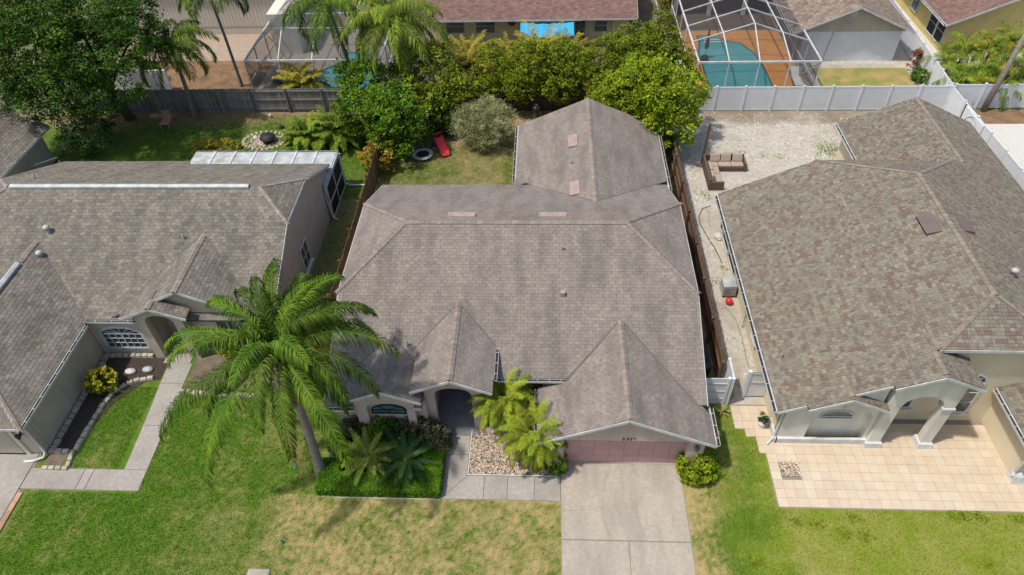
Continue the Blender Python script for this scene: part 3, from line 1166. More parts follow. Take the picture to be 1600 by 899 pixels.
for x0, y0, x1, y1 in ((-28, 11.6, -21.46, 15.42), (-28, 2, -21.46, 11.55)):
    MB().box(x0, y0, -.05, x1, y1, .03).build('slab', MT['conc_grey'], drv2)
bk = MB().box(-.1, -.2, 0, .1, .2, .06)
bm = mesh_of(bk, 'brick', MT['brick'])
for i in range(16):
    o = inst('brick', bm, drv2, (-21.28 + rng.uniform(-.01, .01), 13.4 - i * .41, .0))

# beds
sheet('planting_bed', [(-9.0, 13.8), (-4.15, 13.8), (-4.2, 17.1), (-9.0, 17.1)], .008, MT['soil'])
sheet('rock_bed', [(-3.1, 14.8), (.64, 14.8), (.64, 17.9), (-3.1, 17.9)], .008, MT['soil'])
sheet('planting_bed', [(-21.1, 15.5), (-20.2, 15.5), (-19.3, 18.2), (-18.4, 19.3), (-17.8, 19.4), (-17.8, 21), (-21.1, 21)], .008, MT['soil'])
sheet('planting_bed', [(-16.5, 18.9), (-11.4, 18.9), (-11.4, 21.2), (-16.5, 21.2)], .008, MT['dirt'])
sheet('planting_bed', rect(-21.0, 14.8, -20.2, 15.45), .009, MT['dirt'])
lawn('shell_yard', 7.8, 18.5, 26.4, 42.85, .006, .25, MT['shell'])
sheet('gravel_yard', rect(26.5, 20, 60, 41.0), .006, MT['whitegravel'])
sheet('mulch_bed', rect(26.5, 41.0, 60, 42.7), .007, MT['mulch'])
sheet('mulch_bed', rect(-32, 43.0, -21.3, 50.6), .006, MT['mulch'])
sheet('patio', rect(-34, 50.6, -20.0, 58), .007, MT['paver_tan'])
sheet('rear_ground', rect(-21.3, 43.0, 9.3, 66), .005, MT['dirt'])
sheet('rear_ground', rect(9.3, 43.0, 27, 66), .005, MT['shell'])
sheet('rear_ground', rect(27, 43.0, 60, 66), .005, MT['whitegravel'])
MT['dry_turf'] = mat('dry_turf', (.36, .25, .11), (.20, .21, .05), 1.0, .95, .6, 60, c3=(.17, .2, .045), s3=.5, f3=.7)
sheet('dry_lawn', rect(19.4, 44.2, 26.0, 48.6), .009, MT['dry_turf'])
slabp = sheet('concrete_path', rect(21.2, 43.6, 25.2, 45.7), .012, MT['conc'])
sheet('concrete_path', rect(19.6, 48.6, 25.4, 49.15), .012, MT['conc'])

# irregular loose pebbles of the rock bed (too many to count)
P = np.stack([NR.uniform(-3.05, .6, 9500), NR.uniform(14.85, 17.2, 9500), NR.uniform(.01, .05, 9500)], 1)
V, F, T = leaves_arrays(P, .056, 1.2, .85)
tag(qmesh('pebbles', V, F, T, MT['pebble']), 'pink and tan river pebbles covering the bed beside the driveway', 'pebbles', kind='stuff')
P = np.stack([NR.uniform(7.9, 26, 9000), NR.uniform(18.8, 42.5, 9000), NR.uniform(.008, .03, 9000)], 1)
P = P[(P[:, 0] < 9.5) | (P[:, 1] > 30.8)]
V, F, T = leaves_arrays(P, .09, 1.5, .8)
MT['shellbit'] = mat('shell_fragments', (.55, .50, .43), (.38, .33, .27), 7, .95, attr='tint', attr_amt=.6)
tag(qmesh('shell_fragments', V, F, T, MT['shellbit']), 'loose crushed shell scattered over the pale side yard of the right house', 'gravel', kind='stuff')
P = np.stack([NR.uniform(-32, 7.5, 7000), NR.uniform(37.5, 42.7, 7000), NR.uniform(.012, .04, 7000)], 1)
keep = (P[:, 1] > 40.2 + NR.normal(size=len(P)) * .7) & ~((P[:, 0] > -1.9) & (P[:, 1] < 38))
P = P[keep]
V, F, T = leaves_arrays(P, .13, 1.5, .6)
MT['litter'] = mat('leaf_litter_leaves', (.24, .15, .08), (.14, .09, .05), 2, .9, attr='tint', attr_amt=.6)
tag(qmesh('leaf_litter', V, F, T, MT['litter']), 'brown fallen leaves on the bare soil along the rear wooden fence', 'leaf litter', kind='stuff')

# pavers round the right-hand house: every tile a piece of its own
patio = sheet('patio', [(9.05, 13.65), (20.2, 13.65), (20.2, 15.5), (18.4, 15.5), (18.4, 17.85), (13.2, 17.85), (13.2, 16.75), (9.5, 16.75), (9.5, 18.5), (8.05, 18.5), (8.05, 17.4), (8.45, 17.4), (8.45, 17.0), (8.85, 17.0), (8.85, 16.2), (9.1, 16.2)], .007, MT['crack'])
TS = .392
tmesh = mesh_of(MB().box(.004, .004, 0, TS - .004, TS - .004, .032), 'paver', MT['tile'])


def lay(cond, x0, y0, nx, ny):
    for j in range(ny):
        for i in range(nx):
            x, y = x0 + i * TS, y0 + j * TS
            if cond(x + TS / 2, y + TS / 2):
                o = inst('paver', tmesh, patio, (x, y, .003 + rng.uniform(0, .006)))


lay(lambda x, y: not (9.45 < x < 10.45 and 14.95 < y < 15.75) and not (y > 16.7 and x < 13.3) and not (x > 18.35 and y > 15.3) and not (y > 17.75), 9.1, 13.68, 27, 11)
lay(lambda x, y: (y > 17.35) or (y > 16.95 and x > 8.45) or (y > 16.2 and x > 8.85) or x > 9.0, 8.06, 16.06, 4, 6)
sheet('planting_bed', rect(9.5, 15.0, 10.4, 15.76), .02, MT['dirt'])
P = np.stack([NR.uniform(9.52, 10.38, 500), NR.uniform(15.02, 15.74, 500), NR.uniform(.03, .05, 500)], 1)
V, F, T = leaves_arrays(P, .06, 1.2, .85)
tag(qmesh('pebbles', V, F, T, MT['pebble']), 'grey pebbles in the square planting hole of the sandstone patio', 'pebbles', kind='stuff')


# ------------------------------------------------------------------ central house
def down_wing(dx, dy, fall):
    return (dx, dy, -fall * math.hypot(dx, dy))


def central_house():
    h = thing('house', (-1.2, 23, 0), 'central single-storey pink-beige house with taupe shingle roof and rose garage door', 'house')
    pf, pb, yr, zr = .42, .44, 24.28, 5.5
    xl, xr, xrl, xrr, zc = -8.95, 6.45, -6.23, 3.57, 4.2
    zf = lambda y: zr - pf * (yr - y)
    zb = lambda y: zr - pb * (y - yr)
    yf, yb = yr - (zr - zc) / pf, yr + (zr - zc) / pb
    R = Roof(.15, .30)
    o0 = (0, yr, zr)
    ux = (1, 0, 0)
    uy = (0, 1, 0)
    F = lambda pts: [(x, y, zf(y)) for x, y in pts]
    B = lambda pts: [(x, y, zb(y)) for x, y in pts]
    R.plane([(xrl, yr, zr), (xl, yf, zc), (xr, yf, zc), (xrr, yr, zr)], ux, o0)
    R.plane(F([(xl, 17.68), (xr, 17.68), (xr, yf), (xl, yf)]), ux, o0)
    R.plane(F([(xl, 16.5), (-7.72, 16.5), (-7.72, 17.68), (xl, 17.68)]), ux, o0)
    R.plane(F([(-7.72, 16.9), (-5.25, 16.9), (-5.25, 17.68), (-7.72, 17.68)]), ux, o0)
    R.plane(F([(-5.25, 16.5), (-4.95, 16.5), (-4.95, 17.68), (-5.25, 17.68)]), ux, o0)
    R.plane(F([(1.0, 16.75), (xr, 16.75), (xr, 17.68), (1.0, 17.68)]), ux, o0)
    R.plane([(xrl, yr, zr), (xrr, yr, zr), (xr, yb, zc), (xl, yb, zc)], ux, o0)
    R.plane(B([(xl, yb), (xr, yb), (xr, 31.0), (xl, 31.0)]), ux, o0)
    R.plane([(xrl, yr, zr), (xl, yb, zc), (xl, yf, zc)], uy, (xrl, yr, zr))
    R.plane([(xrr, yr, zr), (xr, yf, zc), (xr, yb, zc)], uy, (xrr, yr, zr))
    # garage gable
    gx, gz, gp, gy, hw = 3.15, 3.72, .47, 15.03, 3.4
    ge = gz - gp * hw
    gb = yr - (zr - gz) / pf
    vy = yr - (zr - ge) / pf
    R.plane([(gx, gy, gz), (gx, gb, gz), (.92, 17.66, gz - gp * (gx - .92)), (.92, gy, gz - gp * (gx - .92))], uy, (gx, gy, gz))
    R.plane([(.92, gy, gz - gp * (gx - .92)), (.92, 17.66, gz - gp * (gx - .92)), (gx - hw, 17.64, ge), (gx - hw, gy, ge)], uy, (gx, gy, gz))
    R.plane([(gx, gb, gz), (gx, gy, gz), (gx + hw, gy, ge), (gx + hw, vy + .2, ge)], uy, (gx, gy, gz))
    # porch gable
    px, pz, pp, py = -3.68, 4.0, .46, 16.53
    pe_l, pe_r = -5.3, -2.05
    zl, zrr_ = pz - pp * (px - pe_l), pz - pp * (pe_r - px)
    pb_ = yr - (zr - pz) / pf
    R.plane([(px, pb_, pz), (px, py, pz), (pe_l, py, zl), (pe_l, yr - (zr - zl) / pf, zl)][::-1], uy, (px, py, pz))
    R.plane([(px, pb_, pz), (px, py, pz), (pe_r, py, zrr_), (pe_r, yr - (zr - zrr_) / pf, zrr_)], uy, (px, py, pz))
    # window bump gable
    bx, bz, bp, by = -6.47, 3.46, .455, 16.36
    bl, br = -8.02, -4.93
    zbl = bz - bp * (bx - bl)
    R.plane([(bx, by, bz), (bx, yr - (zr - bz) / pf, bz), (bl, yr - (zr - zbl) / pf, zbl), (bl, by, zbl)], uy, (bx, by, bz))
    zbr = bz - bp * (br - bx)
    R.plane([(bx, by, bz), (bx, yr - (zr - bz) / pf, bz), (br, yr - (zr - zbr) / pf, zbr), (br, by, zbr)][::-1], uy, (bx, by, bz))
    # rear wing
    wx, wz, wy, we_l, we_r = 2.45, 4.04, 37.5, -1.7, 6.65
    wy0 = yr + (zr - wz) / pb
    wel, wer = wz - pb * (wx - we_l), wz - pb * (we_r - wx)
    R.plane([(wx, wy, wz), (wx, wy0, wz), (we_l, yr + (zr - wel) / pb, wel), (we_l, wy, wel)][::-1], uy, (wx, wy, wz))
    R.plane([(wx, wy, wz), (wx, wy0, wz), (we_r, yr + (zr - wer) / pb, wer), (we_r, wy, wer)], uy, (wx, wy, wz))
    R.plane([(-.85, 31.0, zb(31.0)), (we_l, 31.0, wel), (we_l, 31.8, wel)], uy, (wx, wy, wz))
    r = R.build(h, MT['roof_main'])
    cm = MT['cap_main']
    dn = .42
    caps(r, (xrl, yr, zr), (xrr, yr, zr), (0, -1, -pf), (0, 1, -pb), cm)
    for ex, ey, sx, sy in ((xl, yf, -1, -1), (xl, yb, -1, 1), (xr, yf, 1, -1), (xr, yb, 1, 1)):
        a = (xrl if sx < 0 else xrr, yr, zr)
        caps(r, a, (ex, ey, zc), (sx, 0, -(zr - zc) / abs(ex - a[0])), (0, sy, -pf), cm)
    caps(r, (gx, gb, gz), (gx, gy, gz), (-1, 0, -gp), (1, 0, -gp), cm)
    caps(r, (px, pb_, pz), (px, py, pz), (-1, 0, -pp), (1, 0, -pp), cm)
    caps(r, (bx, 19.3, bz), (bx, by, bz), (-1, 0, -bp), (1, 0, -bp), cm)
    caps(r, (wx, wy0, wz), (wx, wy, wz), (-1, 0, -pb), (1, 0, -pb), cm)
    for a, b in (((gx, gb, gz), (.92, 17.68, zf(17.68))), ((gx, gb, gz), (gx + hw - .12, vy + .06, ge + .05)), ((px, pb_, pz), (pe_l, yr - (zr - zl) / pf, zl)),
                 ((px, pb_, pz), (pe_r, yr - (zr - zrr_) / pf, zrr_)), ((bx, yr - (zr - bz) / pf, bz), (bl, yr - (zr - zbl) / pf, zbl)), ((bx, yr - (zr - bz) / pf, bz), (br, yr - (zr - zbr) / pf, zbr)),
                 ((wx, wy0, wz), (-.9, 31.0, zb(31.0))), ((wx, wy0, wz), (5.85, 31.0, zb(31.0)))):
        valley(r, a, b)
    # fascia boards
    q = .085
    for a, b in (((gx - hw - .03, gy - .02, ge - q), (gx, gy - .02, gz - q)), ((gx, gy - .02, gz - q), (gx + hw + .03, gy - .02, ge - q)),
                 ((pe_l - .02, py - .02, zl - q), (px, py - .02, pz - q)), ((px, py - .02, pz - q), (pe_r - .02, py - .02, zrr_ - q)),
                 ((bl - .02, by - .02, zbl - q), (bx, by - .02, bz - q)), ((bx, by - .02, bz - q), (br + .02, by - .02, zbr - q)),
                 ((xl, 16.48, zf(16.5) - q), (-7.72, 16.48, zf(16.5) - q)), ((-5.25, 16.48, zf(16.5) - q), (-4.97, 16.48, zf(16.5) - q)), ((gx + hw + .02, gy, ge - q), (gx + hw + .02, 16.9, ge - q)),
                 ((xr + .02, 16.75, zf(16.75) - q), (xr + .02, yf, zc - q)), ((xl - .02, 16.5, zf(16.5) - q), (xl - .02, yf, zc - q)),
                 ((xr + .02, yf, zc - q), (xr + .02, yb, zc - q)), ((xl - .02, yf, zc - q), (xl - .02, yb, zc - q)),
                 ((xr + .02, yb, zc - q), (xr + .02, 31, zb(31) - q)), ((xl - .02, yb, zc - q), (xl - .02, 31, zb(31) - q)),
                 ((xl, 31.02, zb(31) - q), (we_l, 31.02, zb(31) - q)), ((we_l - .02, 31.1, wel - q), (we_l - .02, wy, wel - q)),
                 ((we_r + .02, 31.0, wer - q), (we_r + .02, wy, wer - q))):
        fascia(r, a, b)
    gutter(h, (pe_r + .02, 17.2, zrr_ - .01), (pe_r + .02, 18.85, zrr_ - .01), (1, 0, 0), straps=3)
    gutter(h, (-1.98, 17.66, zf(17.68) - .01), (.9, 17.66, zf(17.68) - .01), (0, -1, 0), straps=6)
    gutter(h, (gx - hw - .02, gy + .3, ge - .01), (gx - hw - .02, 17.6, ge - .01), (-1, 0, 0), straps=5)
    gutter(h, (gx + hw + .04, gy + .05, ge - .01), (gx + hw + .04, 16.8, ge - .01), (1, 0, 0), straps=3)
    gutter(h, (we_l - .04, 31.15, wel - .01), (we_l - .04, wy - .05, wel - .01), (-1, 0, 0), straps=8)
    gutter(h, (we_r + .04, 31.0, wer - .01), (we_r + .04, wy - .05, wer - .01), (1, 0, 0), straps=8)
    gutter(h, (xl + .1, 16.46, zf(16.5) - .01), (-7.7, 16.46, zf(16.5) - .01), (0, -1, 0), straps=2)
    MB().tube([(we_r + .1, 31.0, wer - .15), (we_r - .1, 31.0, wer - .45), (we_r - .25, 31.05, wer - .6), (we_r - .25, 31.05, .1)], .045, 6).build('downspout', MT['white'], h)
    # walls
    mb = MB()
    mb.box(-8.6, 18.0, -.1, -4.92, 30.6, 2.4)
    mb.box(-4.92, 19.72, -.1, -2.56, 30.6, 2.4)
    mb.box(-2.56, 18.0, -.1, 6.1, 30.6, 2.4)
    mb.box(-8.6, 16.86, -.1, -4.86, 18.0, 2.18)
    mb.box(-1.35, 30.6, -.1, 6.3, 37.2, 2.22)
    mb.prism([(-8.6, 16.9, 2.1), (-8.6, yf, zc - .14), (-8.6, yb, zc - .14), (-8.6, 30.6, 2.5)], (.15, 0, 0))
    mb.prism([(6.1, 17.2, 2.3), (6.1, yf, zc - .14), (6.1, yb, zc - .14), (6.1, 30.6, 2.5)], (-.15, 0, 0))
    mb.prism([(-1.35, 37.2, 2.2), (wx, 37.2, wz - .14), (6.3, 37.2, 2.2)], (0, -.15, 0))
    mb.build('wall', MT['pink'], h)
    # garage front: piers, header, sides
    roofz = lambda x: gz - gp * abs(x - gx) - .11
    mb = MB()
    fo, fr_, fn = (0, 15.2, 0), (1, 0, 0), (0, -1, 0)
    strip_wall(mb, fo, fr_, fn, [.12, .77], lambda x: -.1, roofz, .3)
    strip_wall(mb, fo, fr_, fn, [5.58, 6.2], lambda x: -.1, roofz, .3)
    strip_wall(mb, fo, fr_, fn, [.77, 3.15, 5.58], lambda x: 2.08, roofz, .3)
    mb.box(.12, 15.5, -.1, .3, 18.0, 2.2)
    mb.box(6.02, 15.5, -.1, 6.2, 18.0, 2.1)
    mb.build('garage_wall', MT['pink'], h)
    d = MB().box(.77, 15.53, .02, 5.58, 15.58, 2.1).build('garage_door', MT['door_pink'], h)
    pm = mesh_of(MB().box(.005, 0, .005, .595, .026, .51), 'panel', MT['door_pink'])
    for j in range(4):
        for i in range(8):
            inst('panel', pm, d, (.785 + i * .6, 15.506, .04 + j * .515))
    # house number
    segs = {'5': 'afgcd', '2': 'abged', '7': 'abc'}
    for k, ch in enumerate('5227'):
        x0, z0 = 3.0 + k * .13 + (.03 if k else 0), 2.14
        mb = MB()
        w, hh, t = .075, .16, .02
        for s in segs[ch]:
            bxs = {'a': (0, hh - t, w, hh), 'g': (0, hh / 2 - t / 2, w, hh / 2 + t / 2), 'd': (0, 0, w, t), 'f': (0, hh / 2, t, hh), 'b': (w - t, hh / 2, w, hh), 'e': (0, 0, t, hh / 2), 'c': (w - t, 0, w, hh / 2)}[s]
            mb.box(x0 + bxs[0], 15.185, z0 + bxs[1], x0 + bxs[2], 15.198, z0 + bxs[3])
        mb.build('numeral', MT['num'], h)
    for x in (.45, 5.88):
        l = MB().lathe((x, 15.08, 1.62), [(.03, 0), (.06, .05), (.09, .28), (.02, .36)], 8).build('wall_lamp', MT['black'], h)
        MB().lathe((x, 15.08, 1.68), [(.075, 0), (.098, .18)], 8).build('lamp_glass', MT['glass'], l)
        MB().box(x - .04, 15.12, 1.7, x + .04, 15.199, 1.85).build('bracket', MT['black'], l)
    # porch
    pro = lambda x: pz - pp * abs(x - px) - .11
    mb = MB()
    ar = arch_fn(-4.5, -2.98, 2.36, .4)
    fo = (0, 17.08, 0)
    strip_wall(mb, fo, fr_, fn, [-4.92, -4.5], lambda x: -.1, pro, .28)
    strip_wall(mb, fo, fr_, fn, [-2.98, -2.56], lambda x: -.1, pro, .28)
    strip_wall(mb, fo, fr_, fn, linspace(-4.5, -2.98, 16), ar, pro, .28)
    mb.box(-4.92, 17.36, -.1, -4.7, 19.7, 2.9)
    mb.box(-2.78, 17.36, -.1, -2.56, 18.4, 2.9)
    mb.box(-4.7, 19.5, -.1, -2.56, 19.7, 2.9)
    mb.build('porch_wall', MT['pink'], h)
    fl = MB().box(-4.7, 16.7, -.1, -2.78, 19.5, .035).build('porch_floor', MT['slate'], h)
    sm = mesh_of(MB().box(.004, .004, 0, .306, .306, .02), 'floor_tile', MT['slate'])
    for i in range(6):
        for j in range(9):
            inst('floor_tile', sm, fl, (-4.62 + i * .31, 16.71 + j * .31, .03))
    dr = MB().box(-4.25, 19.44, .05, -3.25, 19.5, 2.15).build('front_door', MT['brown_door'], h)
    for zz in (.2, 1.2):
        for xx in (-4.15, -3.7):
            MB().box(xx, 19.42, zz, xx + .36, 19.44, zz + .8).build('door_panel', MT['brown_door'], dr)
    MB().lathe((-3.34, 19.4, 1.0), [(.03, 0), (.04, .03), (.03, .06)], 8).build('door_knob', MT['metal'], dr)
    rect_window(h, (-1.6, 17.99, .9), (1, 0, 0), (0, -1, 0), 1.5, 1.3, 3, 2, glass='glass', frame='brown_door')
    # window bump
    bro = lambda x: bz - bp * abs(x - bx) - .11
    mb = MB()
    fo = (0, 16.56, 0)
    al, a_r = -7.24, -5.6
    ar = arch_fn(al, a_r, 2.1, .34)
    strip_wall(mb, fo, fr_, fn, [-7.7, al], lambda x: -.1, bro, .3)
    strip_wall(mb, fo, fr_, fn, [a_r, -5.27], lambda x: -.1, bro, .3)
    strip_wall(mb, fo, fr_, fn, linspace(al, a_r, 14), ar, bro, .3)
    mb.box(al, 16.80, -.1, a_r, 16.86, 2.6)
    mb.build('window_surround', MT['pink'], h)
    arch_window(h, (-7.15, 16.795, 1.42), (1, 0, 0), (0, -1, 0), 1.46, .24, .38, 4, 1, glass='teal_glass', frame='black', rays=4, fr=.05)
    # roof furniture
    nb = Vector((0, pb, 1)).normalized()
    vb = Vector((0, -1, pb)).normalized()
    for x in (-3.87, .32):
        roof_box(r, (x, 25.1, zb(25.1)), (1, 0, 0), vb, nb, 1.25, .32, .16, MT['vent_pink'])
    nw = Vector((-pb, 0, 1)).normalized()
    vw = Vector((1, 0, pb)).normalized()
    for y in (33.55, 29.2):
        roof_box(r, (1.5, y, wz - pb * .95), (0, -1, 0), vw, nw, 1.15, .5, .16, MT['vent_pink'])
    for x, y, k in ((.72, 23.0, 'pipe'), (-5.73, 18.9, 'pipe'), (-8.5, 19.6, 'pipe')):
        plumbing_vent(r, (x, y, zf(y)), k)
    MB().box(.64, 20.95, zf(20.95) - .1, .84, 21.15, zf(21.05) + .2).build('roof_vent', MT['vent_pink'], r)
    plumbing_vent(r, (1.35, 31.5, wz - pb * 1.1), 'pipe')
    return h


central_house()


# ------------------------------------------------------------------ left-hand house
def left_house():
    h = thing('house', (-20, 26, 0), 'beige single-storey house at left with grey-brown shingles, white ridge vent and screened lanai', 'house')
    p, yr, zr = .46, 27.15, 5.3
    xl, xr, rl, rr, zc = -28.4, -12.3, -26.6, -13.9, 4.5
    zf = lambda y: zr - p * (yr - y)
    zb = lambda y: zr - p * (y - yr)
    yf, yb = yr - (zr - zc) / p, yr + (zr - zc) / p
    R = Roof(.175, .28)
    ux, uy = (1, 0, 0), (0, 1, 0)
    o0 = (0, yr, zr)
    F = lambda pts: [(x, y, zf(y)) for x, y in pts]
    B = lambda pts: [(x, y, zb(y)) for x, y in pts]
    R.plane([(rl, yr, zr), (xl, yf, zc), (xr, yf, zc), (rr, yr, zr)], ux, o0)
    R.plane(F([(xl, 22.4), (xr, 22.4), (xr, yf), (xl, yf)]), ux, o0)
    R.plane(F([(xl, 20.95), (-18.46, 20.95), (-18.46, 22.4), (xl, 22.4)]), ux, o0)
    R.plane(F([(-16.3, 20.95), (xr, 20.95), (xr, 22.4), (-16.3, 22.4)]), ux, o0)
    R.plane([(rl, yr, zr), (rr, yr, zr), (xr, yb, zc), (xl, yb, zc)], ux, o0)
    R.plane(B([(xl, yb), (xr, yb), (xr, 32.75), (xl, 32.75)]), ux, o0)
    R.plane(B([(xl, 32.75), (-20.7, 32.75), (-20.7, 33.6), (xl, 33.6)]), ux, o0)
    R.plane([(rl, yr, zr), (xl, yb, zc), (xl, yf, zc)], uy, (rl, yr, zr))
    R.plane([(rr, yr, zr), (xr, yf, zc), (xr, yb, zc)], uy, (rr, yr, zr))
    # front gable
    gx, gz, gp, gy = -16.2, 4.25, .5, 21.02
    gb = yr - (zr - gz) / p
    el = zf(20.78)
    gl, gr = gx - (gz - el) / gp, xr
    xlt = gx - (gz - zf(gy)) / gp
    R.plane([(gx, gb, gz), (gx, gy, gz), (xlt, gy, zf(gy))], uy, (gx, gy, gz))
    xrt = gx + (gz - zf(gy)) / gp
    R.plane([(gx, gb, gz), (xrt, gy, zf(gy)), (gx, gy, gz)], uy, (gx, gy, gz))
    # little porch gable
    px, pz, pp, py = -17.42, 3.68, .42, 20.5
    pl, pr_ = -18.95, -15.9
    R.plane([(px, py, pz), (px, 21.6, pz), (pl, 21.6, pz - pp * (px - pl)), (pl, py, pz - pp * (px - pl))], uy, (px, py, pz))
    R.plane([(px, py, pz), (px, 21.1, pz), (pr_, 21.1, pz - pp * (pr_ - px)), (pr_, py, pz - pp * (pr_ - px))][::-1], uy, (px, py, pz))
    # garage wing with hipped front
    wx, wz, wp, wy, hw = -24.3, 4.1, .5, 15.08, 3.4
    we = wz - wp * hw
    wb = yr - (zr - wz) / p
    wv = yr - (zr - we) / p
    R.plane([(wx, wb, wz), (wx, wy + hw, wz), (wx + hw, wy, we), (wx + hw, wv, we)], uy, (wx, wy, wz))
    R.plane([(wx, wb, wz), (wx, wy + hw, wz), (wx - hw, wy, we), (wx - hw, wv, we)][::-1], uy, (wx, wy, wz))
    R.plane([(wx, wy + hw, wz), (wx - hw, wy, we), (wx + hw, wy, we)], ux, (wx, wy, we))
    r = R.build(h, MT['roof_left'])
    cm = MT['cap_left']
    for ex, ey, sx, sy in ((xl, yf, -1, -1), (xl, yb, -1, 1), (xr, yf, 1, -1), (xr, yb, 1, 1)):
        a = (rl if sx < 0 else rr, yr, zr)
        caps(r, a, (ex, ey, zc), (sx, 0, -(zr - zc) / abs(ex - a[0])), (0, sy, -p), cm)
    caps(r, (gx, gb, gz), (gx, gy, gz), (-1, 0, -gp), (1, 0, -gp), cm)
    caps(r, (px, 21.0, pz), (px, py, pz), (-1, 0, -pp), (1, 0, -pp), cm)
    caps(r, (wx, wb, wz), (wx, wb - 1.6, wz), (-1, 0, -wp), (1, 0, -wp), cm)
    caps(r, (wx, wy + hw, wz), (wx + hw, wy, we), (1, 0, -wp), (0, -1, -wp), cm)
    caps(r, (wx, wy + hw, wz), (wx - hw, wy, we), (-1, 0, -wp), (0, -1, -wp), cm)
    valley(r, (gx, gb, gz), (xlt, gy, zf(gy)))
    valley(r, (gx, gb, gz), (xrt, gy, zf(gy)))
    valley(r, (wx, wb, wz), (wx + hw, wv, we))
    # white ridge vents
    for a, b in (((rl + .2, yr, zr), (rr - .5, yr, zr)), ((wx, wy + hw + .3, wz), (wx, wb - 1.7, wz))):
        a, b = Vector(a), Vector(b)
        d = (b - a).normalized()
        s = Vector((-d.y, d.x, 0)) * .14
        up = Vector((0, 0, .13))
        mb = MB()
        mb.prism([a - s + Vector((0, 0, -.02)), a + s + Vector((0, 0, -.02)), a + s * .95 + up * .6, a + up * 1.1, a - s * .95 + up * .6], b - a)
        mb.build('ridge_vent', MT['alu'], r)
    q = .085
    for a, b in (((pl, py - .02, pz - pp * (px - pl) - q), (px, py - .02, pz - q)), ((px, py - .02, pz - q), (pr_, py - .02, pz - pp * (pr_ - px) - q)),
                 ((gx - 1.3, gy - .02, gz - gp * 1.3 - q), (gx, gy - .02, gz - q)), ((gx, gy - .02, gz - q), (xrt, gy - .02, zf(gy) - q)),
                 ((xr + .02, yf, zc - q), (xr + .02, 21.0, zf(21.0) - q)), ((xr + .02, yb, zc - q), (xr + .02, 32.75, zb(32.75) - q)),
                 ((xr + .02, yf, zc - q), (xr + .02, yb, zc - q)), ((-20.7, 32.77, zb(32.75) - q), (xr, 32.77, zb(32.75) - q)),
                 ((xl, 33.62, zb(33.6) - q), (-20.7, 33.62, zb(33.6) - q)), ((-20.68, 32.75, zb(32.75) - q), (-20.68, 33.6, zb(33.6) - q)),
                 ((wx + hw + .02, wy, we - q), (wx + hw + .02, 20.7, we - q)), ((wx - hw, wy - .02, we - q), (wx + hw, wy - .02, we - q))):
        fascia(r, a, b)
    gutter(h, (wx + hw + .04, wy + .02, we - .01), (wx + hw + .04, 20.62, we - .01), (1, 0, 0), straps=9)
    gutter(h, (-21.6, 20.93, zf(20.95) - .01), (-18.55, 20.93, zf(20.95) - .01), (0, -1, 0), straps=4)
    # walls
    mb = MB()
    mb.box(-28.0, 21.1, -.1, -18.44, 32.4, 2.3)
    mb.box(-18.44, 22.42, -.1, -16.32, 32.4, 2.3)
    mb.box(-16.32, 21.32, -.1, -12.6, 32.4, 2.3)
    mb.prism([(-28.0, 21.2, 2.2), (-28.0, yf, zc - .14), (-28.0, yb, zc - .14), (-28.0, 32.4, 2.5)], (.15, 0, 0))
    strip_wall(mb, (0, 21.3, 0), (1, 0, 0), (0, -1, 0), [-16.3, gx, -12.6], lambda x: 0, lambda x: gz - gp * abs(x - gx) - .11, .18)
    strip_wall(mb, (0, 21.3, 0), (1, 0, 0), (0, -1, 0), [-18.2, -16.3], lambda x: 2.85, lambda x: gz - gp * abs(x - gx) - .11, .18)
    mb.build('wall', MT['beige'], h)
    mb = MB()
    mb.prism([(-12.42, 21.12, -.1), (-12.42, 32.4, -.1), (-12.42, 32.4, 2.1), (-12.42, 21.12, 2.1)], (-.17, 0, 0))
    mb.build('side_wall', MT['siding_left'], h)
    # vertical siding boards on the gable end
    sd = MB().prism([(-12.46, 21.2, 2.1), (-12.46, yf, zc - .14), (-12.46, yb, zc - .14), (-12.46, 32.4, 2.75), (-12.46, 32.4, 2.1)], (-.12, 0, 0)).build('gable_siding', MT['siding_left'], h)
    y = 21.4
    while y < 32.2:
        top = min(zf(y), zb(y), zc) - .15
        if top > 2.3:
            MB().prism([(-12.459, y, 2.12), (-12.459, y + .17, 2.12), (-12.459, y + .17, top), (-12.459, y, top)], (.03, 0, 0)).build('siding_board', MT['siding_left'], sd)
        y += .2
    rect_window(h, (-12.415, 25.95, .65), (0, 1, 0), (1, 0, 0), 1.15, 1.5, 2, 2, glass='glass')
    # garage wing walls
    mb = MB()
    mb.box(-27.4, 15.45, -.1, -21.15, 21.1, 2.28)
    mb.build('garage_wall', MT['beige'], h)
    MB().box(-21.98, 15.38, 0, -21.78, 15.449, 1.95).build('door_trim', MT['cream_white'], h)
    MB().box(-21.149, 15.75, 0, -21.12, 16.0, 2.2).build('corner_trim', MT['beige'], h)
    MB().box(-27.0, 15.36, 0.14, -21.99, 15.44, 2.0).build('garage_door', MT['beige'], h)
    MB().box(-27.0, 15.36, 0.0, -21.99, 15.44, .138).build('door_seal', MT['dark'], h)
    l = MB().lathe((-21.5, 15.27, 1.35), [(.03, 0), (.07, .04), (.1, .26), (.02, .34)], 8).build('wall_lamp', MT['black'], h)
    MB().box(-21.54, 15.32, 1.42, -21.46, 15.449, 1.6).build('bracket', MT['black'], l)
    MB().tube([(-20.98, 15.25, we - .12), (-21.08, 15.4, we - .4), (-21.08, 15.4, .22), (-21.1, 15.2, .1), (-21.45, 15.05, .07), (-21.85, 15.0, .06)], .06, 7).build('downspout', MT['white'], h, smooth=True)
    # front: arched window, porch
    MB().box(-21.1, 20.97, -.1, -18.5, 21.1, 2.2).build('front_wall', MT['beige'], h)
    arch_window(h, (-20.75, 20.965, .42), (1, 0, 0), (0, -1, 0), 2.1, 1.05, .52, 6, 3, fr=.12, rays=6)
    mb = MB()
